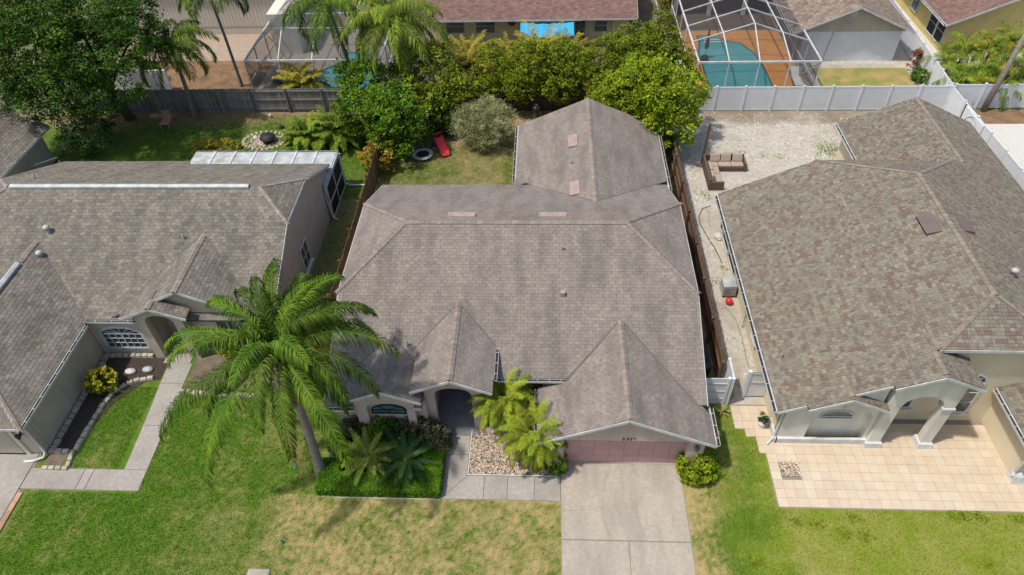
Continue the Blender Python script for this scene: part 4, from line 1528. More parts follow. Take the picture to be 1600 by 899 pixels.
    ar = arch_fn(-18.04, -16.72, 2.55, .4)
    pro = lambda x: pz - pp * abs(x - px) - .11
    strip_wall(mb, (0, 20.72, 0), (1, 0, 0), (0, -1, 0), [-18.46, -18.04], lambda x: -.1, pro, .36)
    strip_wall(mb, (0, 20.72, 0), (1, 0, 0), (0, -1, 0), [-16.72, -16.3], lambda x: -.1, pro, .36)
    strip_wall(mb, (0, 20.72, 0), (1, 0, 0), (0, -1, 0), linspace(-18.04, -16.72, 12), ar, pro, .36)
    mb.build('porch_arch', MT['beige'], h)
    mb = MB().box(-18.44, 21.08, -.1, -18.25, 22.4, 2.9).box(-16.5, 21.08, -.1, -16.32, 22.4, 2.9).box(-18.25, 22.3, -.1, -16.5, 22.4, 2.9)
    mb.build('porch_wall', MT['beige'], h)
    MB().box(-18.02, 20.4, -.1, -16.74, 22.3, .04).build('porch_floor', MT['conc_grey'], h)
    MB().lathe((-16.95, 22.2, 1.9), [(.03, 0), (.06, .05), (.08, .2), (.02, .26)], 8).build('wall_lamp', MT['black'], h)
    dd = MB().box(-17.9, 22.24, .05, -16.95, 22.299, 2.1).build('front_door', MT['beige'], h)
    rect_window(h, (-15.2, 21.29, .9), (1, 0, 0), (0, -1, 0), 1.1, 1.2, 2, 2)
    MB().box(-16.29, 21.2, -.1, -12.5, 21.295, .35).build('plinth', MT['cream_white'], h)
    for x, y, k in ((-23.8, 24.9, 'cap'), (-23.8, 23.7, 'cap'), (-17.1, 24.6, 'pipe')):
        plumbing_vent(r, (x, y, zf(y)), k)
    plumbing_vent(r, (-26.5, 28.9, zb(28.9)), 'pipe')
    # lanai: aluminium pan roof, screen walls
    ln = MB().box(-20.75, 31.2, 2.32, -12.2, 34.4, 2.38).build('lanai_roof', MT['alu'], h)
    n = 7
    w = 8.5 / n
    pm = mesh_of(MB().box(.06, 0, 0, w - .06, 3.15, .035), 'roof_pan', MT['alu'])
    rm = mesh_of(MB().box(-.055, 0, 0, .055, 3.18, .085), 'rib', MT['white'])
    for i in range(n):
        inst('roof_pan', pm, ln, (-20.72 + i * w, 31.22, 2.385))
        if i:
            inst('rib', rm, ln, (-20.72 + i * w, 31.21, 2.385))
    gutter(ln, (-20.75, 34.4, 2.42), (-12.2, 34.4, 2.42), (0, 1, 0), straps=4)
    sc = MB()
    for y in (31.25, 32.8, 34.35):
        sc.box(-12.28, y - .035, 0, -12.2, y + .035, 2.32)
    for x in (-14.9, -17.6, -20.7):
        sc.box(x - .035, 34.3, 0, x + .035, 34.38, 2.32)
    for z in (.06, 1.05, 2.2):
        sc.box(-12.28, 31.29, z - .035, -12.2, 32.76, z + .035)
        sc.box(-12.28, 32.84, z - .035, -12.2, 34.31, z + .035)
    s = sc.build('screen_frame', MT['white'], h)
    for y0, y1 in ((31.3, 32.75), (32.85, 34.3)):
        for z0, z1 in ((.1, 1.0), (1.1, 2.15)):
            MB().box(-12.25, y0, z0, -12.23, y1, z1).build('screen', MT['dark'], s)
    MB().box(-20.7, 34.33, .05, -12.3, 34.35, 2.3).build('screen', MT['dark'], s)
    MB().tube([(-12.3, 31.2, 2.3), (-12.35, 31.15, 1.5), (-12.25, 31.1, .25), (-11.95, 31.0, .08)], .045, 6).build('downspout', MT['white'], h)
    MB().tube([(-12.15, 34.4, 2.3), (-12.2, 34.45, 1.2), (-12.2, 34.45, .15), (-11.9, 34.3, .1), (-10.9, 34.35, .08)], .05, 6).build('downspout', MT['white'], h)
    return h


left_house()


# ------------------------------------------------------------------ right-hand house
def right_house():
    h = thing('house', (17, 24, 0), 'cream house at right with sage and brown mottled shingles and white arched porch', 'house')
    p, rx, rz = .46, 17.1, 6.0
    xe = 9.15
    zl = lambda x: rz - p * (rx - x)
    zr_ = lambda x: rz - p * (x - rx)
    R = Roof(.15, .19, 'lam')
    ux, uy = (1, 0, 0), (0, 1, 0)
    o0 = (rx, 0, rz)
    Lp = lambda pts: [(x, y, zl(x)) for x, y in pts]
    Rp = lambda pts: [(x, y, zr_(x)) for x, y in pts]
    yb, xb = 30.5, 13.75
    hb = lambda x: yb - (x - xb) * (yb - 27.2) / (rx - xb)
    R.plane(Lp([(xe, 16.48), (13.0, 16.48), (13.0, yb), (xe, yb)]), uy, o0)
    R.plane(Lp([(13.0, 16.32), (xb, 16.32), (xb, yb), (13.0, yb)]), uy, o0)
    R.plane(Lp([(xb, 16.32), (14.6, 16.32), (14.6, hb(14.6)), (xb, yb)]), uy, o0)
    R.plane(Lp([(14.6, 17.57), (14.75, 17.57), (rx, 19.5), (rx, 27.2), (14.6, hb(14.6))]), uy, o0)
    R.plane(Lp([(10.17, 16.26), (11.67, 16.26), (11.67, 16.48), (10.17, 16.48)]), uy, o0)
    R.plane(Rp([(rx, 19.5), (19.45, 17.57), (25.05, 17.57), (25.05, yb), (20.45, yb), (rx, 27.2)]), uy, o0)
    R.plane(Rp([(21.35, yb), (25.05, yb), (25.05, 37.4), (21.35, 37.4)]), uy, o0)
    zc = zl(xb)
    R.plane([(rx, 27.2, rz), (20.45, yb, zc), (xb, yb, zc)], ux, (rx, 27.2, rz))
    zcf = zl(14.75)
    R.plane([(rx, 19.5, rz), (14.75, 17.57, zcf), (19.45, 17.57, zcf)], ux, (rx, 19.5, rz))
    # small right-hand slopes of the front gables
    p2 = .455
    g2x, g2z = 11.67, zl(11.67)
    R.plane([(g2x, 16.26, g2z), (g2x, 17.3, g2z), (13.2, 17.3, g2z - p2 * 1.53), (13.2, 16.26, g2z - p2 * 1.53)], uy, (g2x, 16.3, g2z))
    g3x, g3z = 14.6, zl(14.6)
    R.plane([(g3x, 16.32, g3z), (g3x, 17.84, g3z), (16.22, 17.84, g3z - p2 * 1.62), (16.22, 16.32, g3z - p2 * 1.62)], uy, (g3x, 16.3, g3z))
    # rear wing, inner slope
    wz = zr_(21.35)
    R.plane([(21.35, 30.5, wz), (21.35, 37.4, wz), (17.35, 37.4, wz - .42 * 4), (17.35, 30.5, wz - .42 * 4)], uy, (21.35, 30.5, wz))
    # garage wing
    R.plane([(18.1, 14.6, 2.3), (21.6, 14.6, 3.91), (21.6, 17.84, 3.91), (18.1, 17.84, 2.3)], uy, (18.1, 14.6, 2.3))
    R.plane([(21.6, 14.6, 3.91), (25.1, 14.6, 2.3), (25.1, 17.84, 2.3), (21.6, 17.84, 3.91)], uy, (21.6, 14.6, 3.91))
    r = R.build(h, MT['roof_right'])
    cm = MT['cap_right']
    caps(r, (rx, 27.2, rz), (rx, 19.5, rz), (-1, 0, -p), (1, 0, -p), cm)
    for a, b, n1, n2 in (((rx, 27.2, rz), (xb, yb, zc), (-1, 0, -p), (0, 1, -p)), ((rx, 27.2, rz), (20.45, yb, zc), (1, 0, -p), (0, 1, -p)),
                         ((rx, 19.5, rz), (14.75, 17.57, zcf), (-1, 0, -p), (0, -1, -.5)), ((rx, 19.5, rz), (19.45, 17.57, zcf), (1, 0, -p), (0, -1, -.5)),
                         ((21.35, 37.4, wz), (21.35, 30.9, wz), (-1, 0, -.42), (1, 0, -p)), ((g2x, 17.2, g2z), (g2x, 16.3, g2z), (-1, 0, -p), (1, 0, -p2)),
                         ((g3x, 17.5, g3z), (g3x, 16.35, g3z), (-1, 0, -p), (1, 0, -p2))):
        caps(r, a, b, n1, n2, cm)
    q = .085
    for a, b in (((xe, 16.46, zl(xe) - q), (10.17, 16.46, zl(10.17) - q)), ((10.17, 16.24, zl(10.17) - q), (g2x, 16.24, g2z - q)),
                 ((g2x, 16.24, g2z - q), (13.2, 16.24, g2z - p2 * 1.53 - q)), ((g2x, 16.46, g2z - q), (13.0, 16.46, zl(13.0) - q)),
                 ((13.0, 16.3, zl(13.0) - q), (g3x, 16.3, g3z - q)), ((g3x, 16.3, g3z - q), (16.22, 16.3, g3z - p2 * 1.62 - q)),
                 ((14.75, 17.55, zcf - q), (19.45, 17.55, zcf - q)), ((xe - .02, 16.5, zl(xe) - q), (xe - .02, yb, zl(xe) - q)),
                 ((xe, yb + .02, zl(xe) - q), (xb, yb + .02, zc - q)), ((xb, yb + .02, zc - q), (20.45, yb + .02, zc - q)),
                 ((17.33, 31.0, wz - 1.68 - q), (17.33, 37.4, wz - 1.68 - q)), ((17.35, 37.42, wz - 1.68 - q), (21.35, 37.42, wz - q)),
                 ((18.08, 14.6, 2.3 - q), (18.08, 17.84, 2.3 - q)), ((18.1, 14.58, 2.3 - q), (21.6, 14.58, 3.91 - q)), ((25.07, 17.6, zr_(25.05) - q), (25.07, 37.4, zr_(25.05) - q))):
        fascia(r, a, b)
    gutter(h, (xe - .04, 16.55, zl(xe) - .01), (xe - .04, yb - .1, zl(xe) - .01), (-1, 0, 0), straps=16)
    gutter(h, (18.06, 14.7, 2.29), (18.06, 17.8, 2.29), (-1, 0, 0), straps=6)
    gutter(h, (17.31, 32.2, wz - 1.7), (17.31, 37.3, wz - 1.7), (-1, 0, 0), straps=6)
    # walls
    mb = MB()
    mb.box(9.6, 17.1, -.1, 13.3, 30.2, 2.25)
    mb.box(13.3, 18.0, -.1, 24.6, 30.2, 2.25)
    mb.box(17.8, 30.2, -.1, 24.6, 37.1, 2.2)
    mb.prism([(9.6, 30.2, 2.2), (xb, 30.2, zc - .14), (20.45, 30.2, zc - .14), (24.6, 30.2, 2.3)], (0, -.15, 0))
    mb.build('wall', MT['cream'], h)
    mb = MB()
    strip_wall(mb, (0, 17.85, 0), (1, 0, 0), (0, -1, 0), [13.3, 14.75, 19.45, 21.0], lambda x: -.1, lambda x: min(zl(x), zcf) - .11, .15)
    mb.build('gable_wall', MT['cream'], h)
    # front: recessed arch with window
    zf2 = lambda x: (zl(x) if x < g2x else g2z - p2 * (x - g2x)) - .11
    mb = MB()
    f0, fr_, fn = (0, 16.68, 0), (1, 0, 0), (0, -1, 0)
    ar = arch_fn(10.7, 13.05, 1.75, .55)
    strip_wall(mb, f0, fr_, fn, [9.6, 10.2, 10.7], lambda x: -.1, zf2, .3)
    strip_wall(mb, f0, fr_, fn, linspace(10.7, g2x, 6) + linspace(g2x, 13.05, 8)[1:], ar, zf2, .3)
    strip_wall(mb, f0, fr_, fn, [13.05, 13.2], lambda x: -.1, zf2, .3)
    mb.box(10.7, 16.96, -.1, 13.05, 17.1, 2.3)
    mb.build('front_wall', MT['cream_white'], h)
    MB().box(9.55, 16.56, -.1, 13.2, 16.679, .34).build('plinth', MT['white'], h)
    MB().box(9.5, 16.56, -.1, 9.599, 17.6, .34).build('plinth', MT['white'], h)
    arch_window(h, (11.1, 16.955, 1.32), fr_, fn, 1.35, .14, .42, 1, 1, fr=.04, rays=1)
    # wall closing the third gable behind the second
    zf3 = lambda x: (zl(x) if x < g3x else g3z - p2 * (x - g3x)) - .11
    mb = MB()
    strip_wall(mb, (0, 16.62, 0), fr_, fn, [g2x + .05, 13.04], lambda x: 2.35, zf3, .15)
    ar3 = arch_fn(13.72, 15.34, 2.7, .68)
    strip_wall(mb, (0, 16.52, 0), fr_, fn, [13.22, 13.72], lambda x: -.1, zf3, .34)
    strip_wall(mb, (0, 16.52, 0), fr_, fn, linspace(13.72, g3x, 8) + linspace(g3x, 15.34, 6)[1:], ar3, zf3, .34)
    strip_wall(mb, (0, 16.52, 0), fr_, fn, [15.34, 15.75], lambda x: -.1, zf3, .34)
    mb.box(13.2, 16.86, -.1, 13.4, 17.7, 2.9)
    mb.build('porch_arch', MT['cream_white'], h)
    for x0, x1 in ((13.14, 13.8), (15.26, 15.83)):
        mb = MB()
        v = [(x0 - .03, 16.38, 0), (x1 + .03, 16.38, 0), (x1 + .03, 16.95, 0), (x0 - .03, 16.95, 0), (x0, 16.42, .3), (x1, 16.42, .3), (x1, 16.92, .3), (x0, 16.92, .3)]
        mb.faces(v, [(3, 2, 1, 0), (4, 5, 6, 7), (0, 1, 5, 4), (1, 2, 6, 5), (2, 3, 7, 6), (3, 0, 4, 7)])
        mb.build('column_base', MT['white'], h)
    MB().box(15.3, 16.46, 2.58, 15.79, 16.9, 2.68).build('capital', MT['white'], h)
    # tall arched window in the gable wall
    f = arch_window(h, (16.3, 17.845, .6), fr_, fn, 1.25, 2.0, .6, 2, 3, fr=.1, rays=4)
    MB().box(16.2, 17.75, .48, 17.65, 17.849, .598).build('sill', MT['white'], f)
    rect_window(h, (13.95, 17.845, .9), fr_, fn, 1.2, 1.3, 2, 3)
    # garage wing walls
    mb = MB().box(18.42, 15.2, -.1, 24.6, 17.85, 2.2)
    mb.prism([(18.42, 15.2, 2.2), (21.6, 15.2, 3.7), (24.7, 15.2, 2.2)], (0, .15, 0))
    mb.build('garage_wall', MT['cream'], h)
    v = [(18.3, 14.86, 0), (18.85, 14.86, 0), (18.85, 15.32, 0), (18.3, 15.32, 0), (18.34, 14.95, .38), (18.8, 14.95, .38), (18.8, 15.3, .38), (18.34, 15.3, .38)]
    b = MB()
    b.faces(v, [(3, 2, 1, 0), (4, 5, 6, 7), (0, 1, 5, 4), (1, 2, 6, 5), (2, 3, 7, 6), (3, 0, 4, 7)])
    b.build('column_base', MT['white'], h)
    MB().tube([(18.1, 14.75, 2.18), (18.3, 15.05, 1.8), (18.35, 15.12, .5), (18.25, 15.0, .4)], .05, 6).build('downspout', MT['white'], h)
    MB().tube([(9.1, 16.6, 2.2), (9.5, 16.72, 1.9), (9.5, 16.72, .35), (9.35, 16.6, .12), (9.2, 16.45, .1)], .05, 6).build('downspout', MT['white'], h)
    # side windows and screened openings
    for y0, y1, z0, z1 in ((29.6, 30.1, .3, 2.0), (27.9, 29.4, .3, 2.05), (26.1, 27.8, .3, 2.05)):
        rect_window(h, (9.595, y1, z0), (0, -1, 0), (-1, 0, 0), y1 - y0, z1 - z0, 1, 1, sill=False, glass='dark')
    rect_window(h, (9.595, 21.9, .8), (0, -1, 0), (-1, 0, 0), .7, 1.0, 1, 2)
    MB().box(9.45, 23.05, .9, 9.599, 23.25, 1.25).build('meter_box', MT['metal'], h)
    MB().tube([(9.5, 23.1, .9), (9.5, 23.1, .3), (9.45, 23.0, .05)], .025, 5).build('conduit', MT['metal'], h)
    # roof furniture
    nl, vl = Vector((-p, 0, 1)).normalized(), Vector((1, 0, p)).normalized()
    nr, vr = Vector((p, 0, 1)).normalized(), Vector((-1, 0, p)).normalized()
    roof_box(r, (16.4, 23.9, zl(16.4)), (0, -1, 0), vl, nl, 1.2, .6, .17, MT['vent_brown'])
    roof_box(r, (17.85, 24.0, zr_(17.85)), (0, 1, 0), vr, nr, 1.2, .5, .17, MT['vent_brown'])
    plumbing_vent(r, (9.75, 19.0, zl(9.75)), 'pipe')
    plumbing_vent(r, (18.9, 21.3, zr_(18.9)), 'cap')
    plumbing_vent(r, (19.2, 29.6, zc + .35), 'pipe')
    return h


right_house()


# ------------------------------------------------------------------ houses further off
def far_houses():
    # corner of the neighbour's roof at the far left
    h = thing('house', (-36, 34, 0), 'neighbouring house whose brown-grey roof corner shows at the left picture edge', 'house')
    R = Roof(.19, .30)
    R.plane([(-31.4, 28.0, 2.4), (-31.4, 37.5, 2.4), (-36.5, 37.5, 4.7), (-36.5, 28.0, 4.7)], (0, 1, 0), (-31.4, 28, 2.4))
    R.plane([(-36.5, 28.0, 4.7), (-36.5, 37.5, 4.7), (-41.6, 37.5, 2.4), (-41.6, 28, 2.4)], (0, 1, 0), (-36.5, 28, 4.7))
    r = R.build(h, MT['roof_left'])
    fascia(r, (-31.38, 28, 2.32), (-31.38, 37.5, 2.32))
    gutter(h, (-31.36, 28.2, 2.39), (-31.36, 37.4, 2.39), (1, 0, 0), straps=8)
    mb = MB().box(-41.0, 28.3, -.1, -31.9, 37.1, 2.25)
    mb.prism([(-31.95, 37.1, 2.25), (-36.5, 37.1, 4.55), (-41, 37.1, 2.25)], (0, -.15, 0))
    mb.build('wall', MT['grey_siding'], h)
    MB().tube([(-31.3, 33.0, 2.28), (-31.6, 33.0, 2.0), (-31.85, 33.0, 1.8), (-31.85, 33, .1)], .05, 6).build('downspout', MT['white'], h)

    # grey two-storey house behind the left pool
    h = thing('house', (-27, 60, 0), 'grey-beige plank-sided house behind the left screened pool', 'house')
    w = MB().box(-35, 55.2, -.1, -21.3, 66, 5.6).build('wall', MT['grey_siding'], h)
    pm = mesh_of(MB().box(.01, 0, 0, .29, .03, 4.9), 'siding_board', MT['grey_siding'])
    for i in range(45):
        inst('siding_board', pm, w, (-35 + i * .304, 55.165, .7))
    rect_window(h, (-27.9, 55.16, 2.9), (1, 0, 0), (0, -1, 0), 1.7, 1.25, 2, 1)
    MB().box(-35.5, 54.6, 5.5, -20.8, 66, 5.7).build('roof', MT['roof_left'], h)
    MB().box(-21.3, 51.6, -.1, -19.2, 58, 3.2).build('side_wing', MT['cream_white'], h)

    # yellow house behind the central trees
    h = thing('house', (-1, 57, 0), 'pale yellow house with red-brown shingle roof behind the rear hedge trees', 'house')
    R = Roof(.2, .33)
    R.plane([(-9.2, 52.0, 2.45), (6.8, 52.0, 2.45), (6.8, 59.0, 5.4), (-9.2, 59.0, 5.4)], (1, 0, 0), (0, 52, 2.45))
    R.plane([(-9.2, 66.0, 2.45), (6.8, 66.0, 2.45), (6.8, 59.0, 5.4), (-9.2, 59.0, 5.4)], (1, 0, 0), (0, 59, 5.4))
    r = R.build(h, MT['roof_red'])
    fascia(r, (-9.2, 51.98, 2.36), (6.8, 51.98, 2.36))
    fascia(r, (6.82, 52.0, 2.36), (6.82, 59.0, 5.31))
    gutter(h, (-9.1, 51.95, 2.44), (2.6, 51.95, 2.44), (0, -1, 0), straps=7)
    MB().box(-8.8, 53.0, -.1, 6.3, 65.5, 2.35).build('wall', MT['pale_yellow'], h)
    rect_window(h, (-7.9, 52.99, .9), (1, 0, 0), (0, -1, 0), 1.5, 1.2, 1, 2, sill=False)
    rect_window(h, (-5.6, 52.99, .9), (1, 0, 0), (0, -1, 0), 1.6, 1.2, 1, 2, sill=False)
    rect_window(h, (2.1, 52.99, .2), (1, 0, 0), (0, -1, 0), .9, 1.8, 1, 2, sill=False)
    rect_window(h, (3.6, 52.99, .9), (1, 0, 0), (0, -1, 0), 1.1, 1.1, 1, 2, sill=False)
    MB().box(5.0, 52.8, 0, 5.25, 52.99, 2.3).build('pilaster', MT['pale_yellow'], h)
    # sun ornament on the wall
    s = MB().lathe((-2.75, 0, 0), [(.26, 0), (.3, .04)], 16)
    s.v = [(x, 52.93 + z, 1.75 + y) for x, y, z in s.v]
    s = s.build('sun_ornament', MT['mulch'], h)
    s2 = MB().lathe((-2.75, 0, 0), [(.14, 0), (.16, .03)], 12)
    s2.v = [(x, 52.89 + z, 1.75 + y) for x, y, z in s2.v]
    s2.build('ornament_face', MT['brown_door'], s)

    # white-walled garage house at upper right
    h = thing('house', (22, 56, 0), 'brown-roofed house with white wall under a beige plank gable beyond the fence', 'house')
    R = Roof(.2, .30)
    ax, az, ze = 21.85, 4.3, 2.42
    R.plane([(ax, 49.2, az), (ax, 66, az), (17.65, 66, ze), (17.65, 49.2, ze)], (0, 1, 0), (ax, 49.2, az))
    R.plane([(ax, 49.2, az), (ax, 66, az), (26.05, 66, ze), (26.05, 49.2, ze)], (0, 1, 0), (ax, 49.2, az))
    r = R.build(h, MT['roof_tan'])
    for a, b in (((17.6, 49.18, ze - .09), (ax, 49.18, az - .09)), ((ax, 49.18, az - .09), (26.1, 49.18, ze - .09)), ((17.63, 49.2, ze - .09), (17.63, 66, ze - .09)), ((26.07, 49.2, ze - .09), (26.07, 66, ze - .09))):
        fascia(r, a, b)
    gutter(h, (17.6, 49.25, ze - .01), (17.6, 62, ze - .01), (-1, 0, 0), straps=6)
    MB().box(18.6, 49.75, -.1, 25.5, 66, 2.25).build('wall', MT['vinyl'], h)
    g = MB().prism([(18.0, 49.72, 2.25), (25.7, 49.72, 2.25), (ax, 49.72, az - .13)], (0, .2, 0)).build('gable', MT['beige'], h)
    z = 2.27
    while z < 4.0:
        k = (az - .2 - z) / .45
        MB().prism([(ax - k * .96, 49.715, z), (ax + k * .96, 49.715, z), (ax + (k - .3) * .96, 49.715, z + .135), (ax - (k - .3) * .96, 49.715, z + .135)], (0, -.025, 0)).build('siding_board', MT['beige'], g)
        z += .15
    v = MB().lathe((21.7, 0, 0), [(.2, 0), (.24, .05)], 16)
    v.v = [(x, 49.64 + zz, 3.62 + y) for x, y, zz in v.v]
    v.build('gable_vent', MT['white'], h)
    for x in (21.3, 21.55):
        MB().lathe((x, 49.6, 2.82), [(.03, 0), (.07, .05), (.07, .14)], 8).build('floodlight', MT['white'], h)
    MB().tube([(20.7, 49.7, 2.9), (20.55, 49.7, 1.5), (20.4, 49.71, .1)], .018, 5).build('cable', MT['metal'], h)

    # ochre house at the upper right corner
    h = thing('house', (33, 56, 0), 'ochre-yellow house with red-brown roof at the upper right corner', 'house')
    R = Roof(.2, .30)
    R.plane([(28.7, 50.2, 2.45), (28.7, 66, 2.45), (35.5, 66, 5.5), (35.5, 50.2, 5.5)], (0, 1, 0), (28.7, 50.2, 2.45))
    R.plane([(42.3, 50.2, 2.45), (42.3, 66, 2.45), (35.5, 66, 5.5), (35.5, 50.2, 5.5)], (0, 1, 0), (35.5, 50.2, 5.5))
    r = R.build(h, MT['roof_red'])
    fascia(r, (28.65, 50.18, 2.36), (35.5, 50.18, 5.41))
    fascia(r, (28.68, 50.2, 2.36), (28.68, 66, 2.36))
    gutter(h, (28.65, 50.3, 2.44), (28.65, 62, 2.44), (-1, 0, 0), straps=6)
    mb = MB().box(29.3, 50.7, -.1, 42, 66, 2.35)
    mb.prism([(29.3, 50.7, 2.35), (35.5, 50.7, 5.3), (42, 50.7, 2.35)], (0, .15, 0))
    mb.build('wall', MT['yellow'], h)
    for y in (51.2, 52.6):
        rect_window(h, (29.295, y + 1.3, .4), (0, -1, 0), (-1, 0, 0), 1.35, 1.8, 1, 2, sill=False, glass='dark')
    rect_window(h, (29.295, 57.3, .8), (0, -1, 0), (-1, 0, 0), 1.1, 1.2, 2, 1)


far_houses()


# ------------------------------------------------------------------ pool cages
def screen_mat():
    M = bpy.data.materials.new('insect_screen')
    M.use_nodes = True
    nt = M.node_tree
    b = nt.nodes['Principled BSDF']
    b.inputs['Base Color'].default_value = (.045, .045, .05, 1)
    b.inputs['Roughness'].default_value = .8
    tr = nt.nodes.new('ShaderNodeBsdfTransparent')
    mx = nt.nodes.new('ShaderNodeMixShader')
    mx.inputs[0].default_value = .33
    nt.links.new(tr.outputs[0], mx.inputs[1])
    nt.links.new(b.outputs[0], mx.inputs[2])
    nt.links.new(mx.outputs[0], nt.nodes['Material Output'].inputs[0])
    return M


MT['screen'] = screen_mat()


def water_mat():
    M = mat('pool_water', (.10, .34, .34), (.075, .29, .30), .6, .08, spec=.6)
    nt = M.node_tree
    n = nt.nodes.new('ShaderNodeTexNoise')
    n.inputs['Scale'].default_value = 5
    bp = nt.nodes.new('ShaderNodeBump')
    bp.inputs['Strength'].default_value = .15
    bp.inputs['Distance'].default_value = .02
    nt.links.new(n.outputs[0], bp.inputs['Height'])
    nt.links.new(bp.outputs[0], nt.nodes['Principled BSDF'].inputs['Normal'])
    return M


MT['water'] = water_mat()
MT['pool_dark'] = mat('pool_coping_teal', (.03, .10, .11), (.04, .12, .13), 3, .3)  # dark teal colour of the coping round both pools


def cage(label, loc, x0, x1, y0, frames, ze, zr, nv, deck, deckname, gabled=True):
    t = thing('pool_cage', loc, label, 'pool cage')

    def bar(a, b, w=.07):
        MB().beam(a, b, w, w * 1.4).build('frame_bar', MT['white'], t)

    def pane(pts):
        mb = MB()
        mb.poly(pts)
        mb.build('screen', MT['screen'], t)
    xm = (x0 + x1) / 2
    xs = linspace(x0, x1, nv)
    bar((x0, y0, ze), (x1, y0, ze), .09)
    for x in xs:
        bar((x, y0, 0), (x, y0, ze))
    for i in range(nv):
        pane([(xs[i], y0 + .03, .05), (xs[i + 1], y0 + .03, .05), (xs[i + 1], y0 + .03, ze), (xs[i], y0 + .03, ze)])
    roofz = (lambda x: ze + (zr - ze) * (1 - abs(x - xm) / (xm - x0))) if gabled else (lambda x: ze + (zr - ze) * min(1, min(x - x0, x1 - x) / 1.6))
    f0 = frames[0]
    brk = [x0, xm, x1] if gabled else [x0, x0 + 1.6, x1 - 1.6, x1]
    for y in frames:
        for i in range(len(brk) - 1):
            bar((brk[i], y, roofz(brk[i])), (brk[i + 1], y, roofz(brk[i + 1])))
        for x in (x0, x1):
            bar((x, y, 0), (x, y, ze))
    inner = xs[1:-1]
    for x in inner:
        bar((x, y0, ze), (x, f0, roofz(x)))
        bar((x, f0, roofz(x)), (x, frames[-1], roofz(x)))
    for i in range(nv):
        pane([(xs[i], y0, ze + .03), (xs[i + 1], y0, ze + .03), (xs[i + 1], f0, roofz(xs[i + 1]) + .03), (xs[i], f0, roofz(xs[i]) + .03)])
    for j in range(len(frames) - 1):
        a, b = frames[j], frames[j + 1]
        for i in range(len(brk) - 1):
            pane([(brk[i], a, roofz(brk[i]) + .03), (brk[i + 1], a, roofz(brk[i + 1]) + .03), (brk[i + 1], b, roofz(brk[i + 1]) + .03), (brk[i], b, roofz(brk[i]) + .03)])
    ys = [y0] + list(frames)
    for x in (x0, x1):
        bar((x, y0, ze), (x, frames[-1], ze), .09)
        bar((x, y0, 1.0), (x, frames[-1], 1.0))
        for j in range(len(ys) - 1):
            pane([(x, ys[j], .05), (x, ys[j + 1], .05), (x, ys[j + 1], ze), (x, ys[j], ze)])
            bar((x, ys[j], ze), (x, ys[j + 1], 0), .035) if j % 2 == 0 else None
    return t


cage('gabled white-framed screen cage over the orange pool deck', (14.2, 50, 0), 10.2, 18.3, 44.6, [47.6, 50.1, 52.6, 55.1, 57.6], 2.6, 3.9, 4, 'orange_deck', 'deck')
cage('flat-topped white-framed screen cage over the pool beside the grey house', (-17, 50, 0), -21.2, -11.6, 45.4, [47.6, 50.0, 52.4, 54.8], 2.6, 3.9, 4, 'grey_deck', 'deck', gabled=False)
# decks and pools
dk = sheet('pool_deck', rect(10.2, 44.6, 18.3, 55.0), .03, MT['crack'])
for i in range(4):
    for j in range(4):
        x, y = 10.22 + i * 2.02, 44.62 + j * 2.55
        MB().box(x, y, -.02, x + 2.0, y + 2.53, .045).build('deck_slab', MT['orange_deck'], dk)
pw = [(11.6, 45.3), (15.9, 45.3), (15.9, 48.6), (15.6, 51.0), (14.9, 52.6), (13.9, 52.9), (13.4, 53.9), (11.9, 53.9), (11.9, 52.6), (11.6, 51)]
MB().prism([(x + (.12 if x < 13.5 else -.12) * -1, y + (.12 if y < 50 else -.12) * -1, .03) for x, y in pw], (0, 0, .03)).build('pool_coping', MT['pool_dark'], dk)
wat = MB()
wat.poly([(x, y, .066) for x, y in pw])
wat.build('pool_water', MT['water'])['kind'] = 'structure'
for k in range(2):
    MB().prism([(12.05 + .2 * k, 53.2 - .35 * k, .066), (13.6 + .1 * k, 53.2 - .35 * k, .066), (13.6 + .1 * k, 53.35 - .35 * k, .066), (12.05 + .2 * k, 53.35 - .35 * k, .066)], (0, 0, .012)).build('pool_step', MT['white'], dk)
sheet('patio', rect(9.4, 55.0, 18.3, 64), .03, MT['wicker'])  # dark brown floor colour stands in for shade of the lanai roof
pav = thing('house_wing', (14, 60, 0), 'dark covered patio wing with pale columns behind the orange pool deck', 'house wing')
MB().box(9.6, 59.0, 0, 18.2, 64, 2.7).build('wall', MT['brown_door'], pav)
MB().box(9.4, 57.6, 2.7, 18.3, 64, 2.95).build('roof', MT['roof_tan'], pav)
for x in (10.4, 13.2, 16.0):
    MB().box(x, 57.7, .03, x + .3, 58.0, 2.7).build('column', MT['cream_white'], pav)
dk2 = sheet('pool_deck', rect(-21.2, 45.4, -11.6, 56), .03, MT['grey_deck'])
pw2 = [(-17.6, 46.0), (-13.0, 46.0), (-12.8, 48.6), (-13.6, 51.0), (-15.4, 51.6), (-16.0, 49.6), (-17.4, 48.2)]
MB().prism([(x, y, .03) for x, y in [(-17.8, 45.8), (-12.8, 45.8), (-12.6, 48.6), (-13.4, 51.2), (-15.5, 51.85), (-16.2, 49.8), (-17.6, 48.4)]], (0, 0, .03)).build('pool_coping', MT['pool_dark'], dk2)
wat = MB()
wat.poly([(x, y, .066) for x, y in pw2])
wat.build('pool_water', MT['water'])['kind'] = 'structure'


